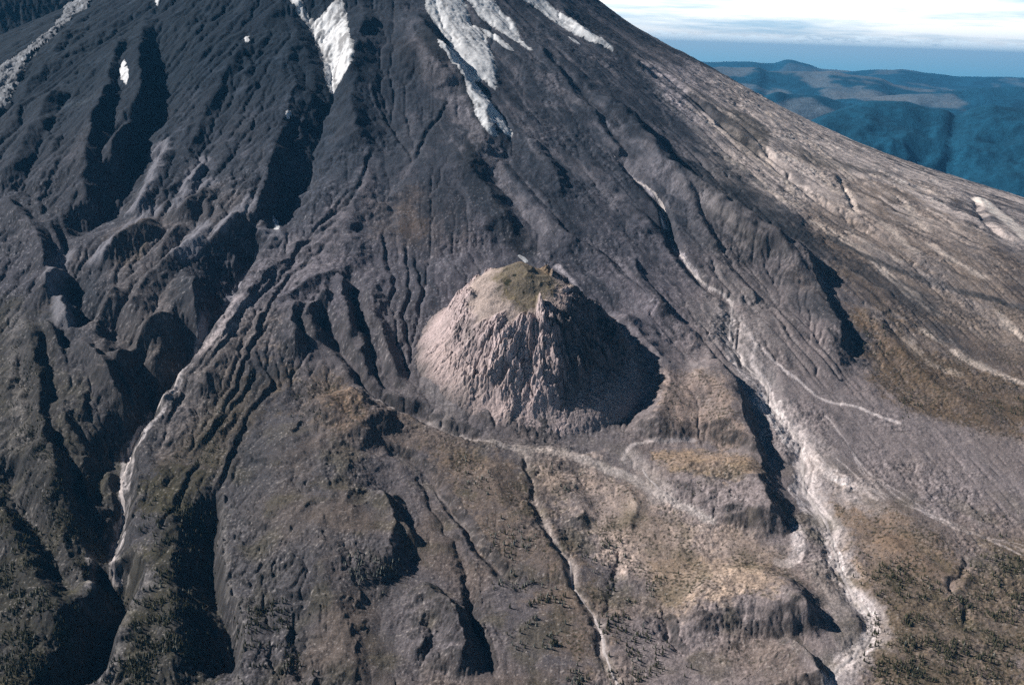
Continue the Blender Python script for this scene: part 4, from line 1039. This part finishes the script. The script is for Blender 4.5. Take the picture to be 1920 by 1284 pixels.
# ------------------------------------------------------------------ daylight
SUN_EL, SUN_BACK = math.radians(36.5), math.radians(14)
sd_ = Vector((-math.cos(SUN_EL) * math.cos(SUN_BACK), math.cos(SUN_EL) * math.sin(SUN_BACK), math.sin(SUN_EL)))
sl = bpy.data.lights.new('sun', 'SUN'); sl.energy = 5.0; sl.angle = math.radians(.53); sl.color = (1, .93, .85)
so = bpy.data.objects.new('sun', sl); COL.objects.link(so); so.rotation_euler = sd_.to_track_quat('Z', 'Y').to_euler(); so.location = (0, 0, CAMZ + 2000)
W = bpy.data.worlds.new('World'); scene.world = W; W.use_nodes = True
nt = W.node_tree; bg = nt.nodes['Background']
sky = nt.nodes.new('ShaderNodeTexSky'); sky.sky_type = 'NISHITA'; sky.sun_disc = False
sky.sun_elevation = SUN_EL; sky.sun_rotation = math.atan2(sd_.x, sd_.y); sky.altitude = 2000; sky.air_density = .16; sky.dust_density = .05
SKY_K = .05
bg.inputs['Strength'].default_value = SKY_K
# a sheet of bright cloud low over the horizon, streaked along it
tc = nt.nodes.new('ShaderNodeTexCoord'); sx = nt.nodes.new('ShaderNodeSeparateXYZ'); nt.links.new(tc.outputs['Generated'], sx.inputs[0])
def math_node(op, a, b=None, c=None):
    n = nt.nodes.new('ShaderNodeMath'); n.operation = op
    for k, q in enumerate((a, b, c)):
        if q is None: continue
        if isinstance(q, (int, float)): n.inputs[k].default_value = q
        else: nt.links.new(q, n.inputs[k])
    return n.outputs[0]
def sky_noise(sxk, szk, scale, detail, rough=.6):
    c = nt.nodes.new('ShaderNodeCombineXYZ')
    az = math_node('ARCTAN2', sx.outputs['X'], sx.outputs['Y'])
    nt.links.new(math_node('MULTIPLY', az, sxk), c.inputs[0]); nt.links.new(math_node('MULTIPLY', sx.outputs['Z'], szk), c.inputs[1])
    n = nt.nodes.new('ShaderNodeTexNoise'); n.inputs['Scale'].default_value = scale; n.inputs['Detail'].default_value = detail; n.inputs['Roughness'].default_value = rough
    nt.links.new(c.outputs[0], n.inputs['Vector']); return n.outputs['Fac']
puff = sky_noise(34, 130, 1, 7, .68)
streaks = sky_noise(5, 62, 1, 6, .6)
el = math_node('ADD', sx.outputs['Z'], math_node('MULTIPLY', math_node('SUBTRACT', puff, .5), .021))
mr = nt.nodes.new('ShaderNodeMapRange'); mr.interpolation_type = 'SMOOTHSTEP'; mr.inputs['From Min'].default_value = .0135; mr.inputs['From Max'].default_value = .0175; nt.links.new(el, mr.inputs['Value'])
mr2 = nt.nodes.new('ShaderNodeMapRange'); mr2.interpolation_type = 'SMOOTHSTEP'; mr2.inputs['From Min'].default_value = .06; mr2.inputs['From Max'].default_value = .09; mr2.inputs['To Min'].default_value = 1; mr2.inputs['To Max'].default_value = .0; nt.links.new(sx.outputs['Z'], mr2.inputs['Value'])
k = math_node('MULTIPLY', mr.outputs[0], mr2.outputs[0])
cr = nt.nodes.new('ShaderNodeValToRGB'); e = cr.color_ramp.elements
e[0].position = .36; e[0].color = (.72, .92, 1.04, 1); e[1].position = .54; e[1].color = (1.62, 1.58, 1.48, 1)
nt.links.new(streaks, cr.inputs['Fac'])
vm = nt.nodes.new('ShaderNodeVectorMath'); vm.operation = 'SCALE'; nt.links.new(cr.outputs[0], vm.inputs[0]); vm.inputs['Scale'].default_value = 1.0 / SKY_K
# below the cloud: the blue of the far distance
hz = nt.nodes.new('ShaderNodeValToRGB'); he = hz.color_ramp.elements
he[0].position = .0; he[0].color = (.85, 1.6, 1.8, 1); he[1].position = .9; he[1].color = (1.7, 1.8, 1.78, 1)
zr = nt.nodes.new('ShaderNodeMapRange'); zr.inputs['From Min'].default_value = -.012; zr.inputs['From Max'].default_value = .016; nt.links.new(sx.outputs['Z'], zr.inputs['Value']); nt.links.new(zr.outputs[0], hz.inputs['Fac'])
hv = nt.nodes.new('ShaderNodeVectorMath'); hv.operation = 'SCALE'; nt.links.new(hz.outputs[0], hv.inputs[0]); hv.inputs['Scale'].default_value = 1.0 / SKY_K
zk = nt.nodes.new('ShaderNodeMapRange'); zk.interpolation_type = 'SMOOTHSTEP'; zk.inputs['From Min'].default_value = .02; zk.inputs['From Max'].default_value = .06; zk.inputs['To Min'].default_value = 1; zk.inputs['To Max'].default_value = 0; nt.links.new(sx.outputs['Z'], zk.inputs['Value'])
mh = nt.nodes.new('ShaderNodeMix'); mh.data_type = 'RGBA'; nt.links.new(zk.outputs[0], mh.inputs['Factor']); nt.links.new(sky.outputs[0], mh.inputs[6]); nt.links.new(hv.outputs[0], mh.inputs[7])
mx = nt.nodes.new('ShaderNodeMix'); mx.data_type = 'RGBA'; nt.links.new(k, mx.inputs['Factor']); nt.links.new(mh.outputs[2], mx.inputs[6]); nt.links.new(vm.outputs[0], mx.inputs[7])
nt.links.new(mx.outputs[2], bg.inputs['Color'])

scene.view_settings.view_transform = 'Standard'; scene.view_settings.look = 'None'
scene.view_settings.exposure = 0.35; scene.view_settings.gamma = 1.0
scene.cycles.max_bounces = 4; scene.cycles.diffuse_bounces = 1; scene.cycles.volume_bounces = 0
scene.cycles.use_denoising = False
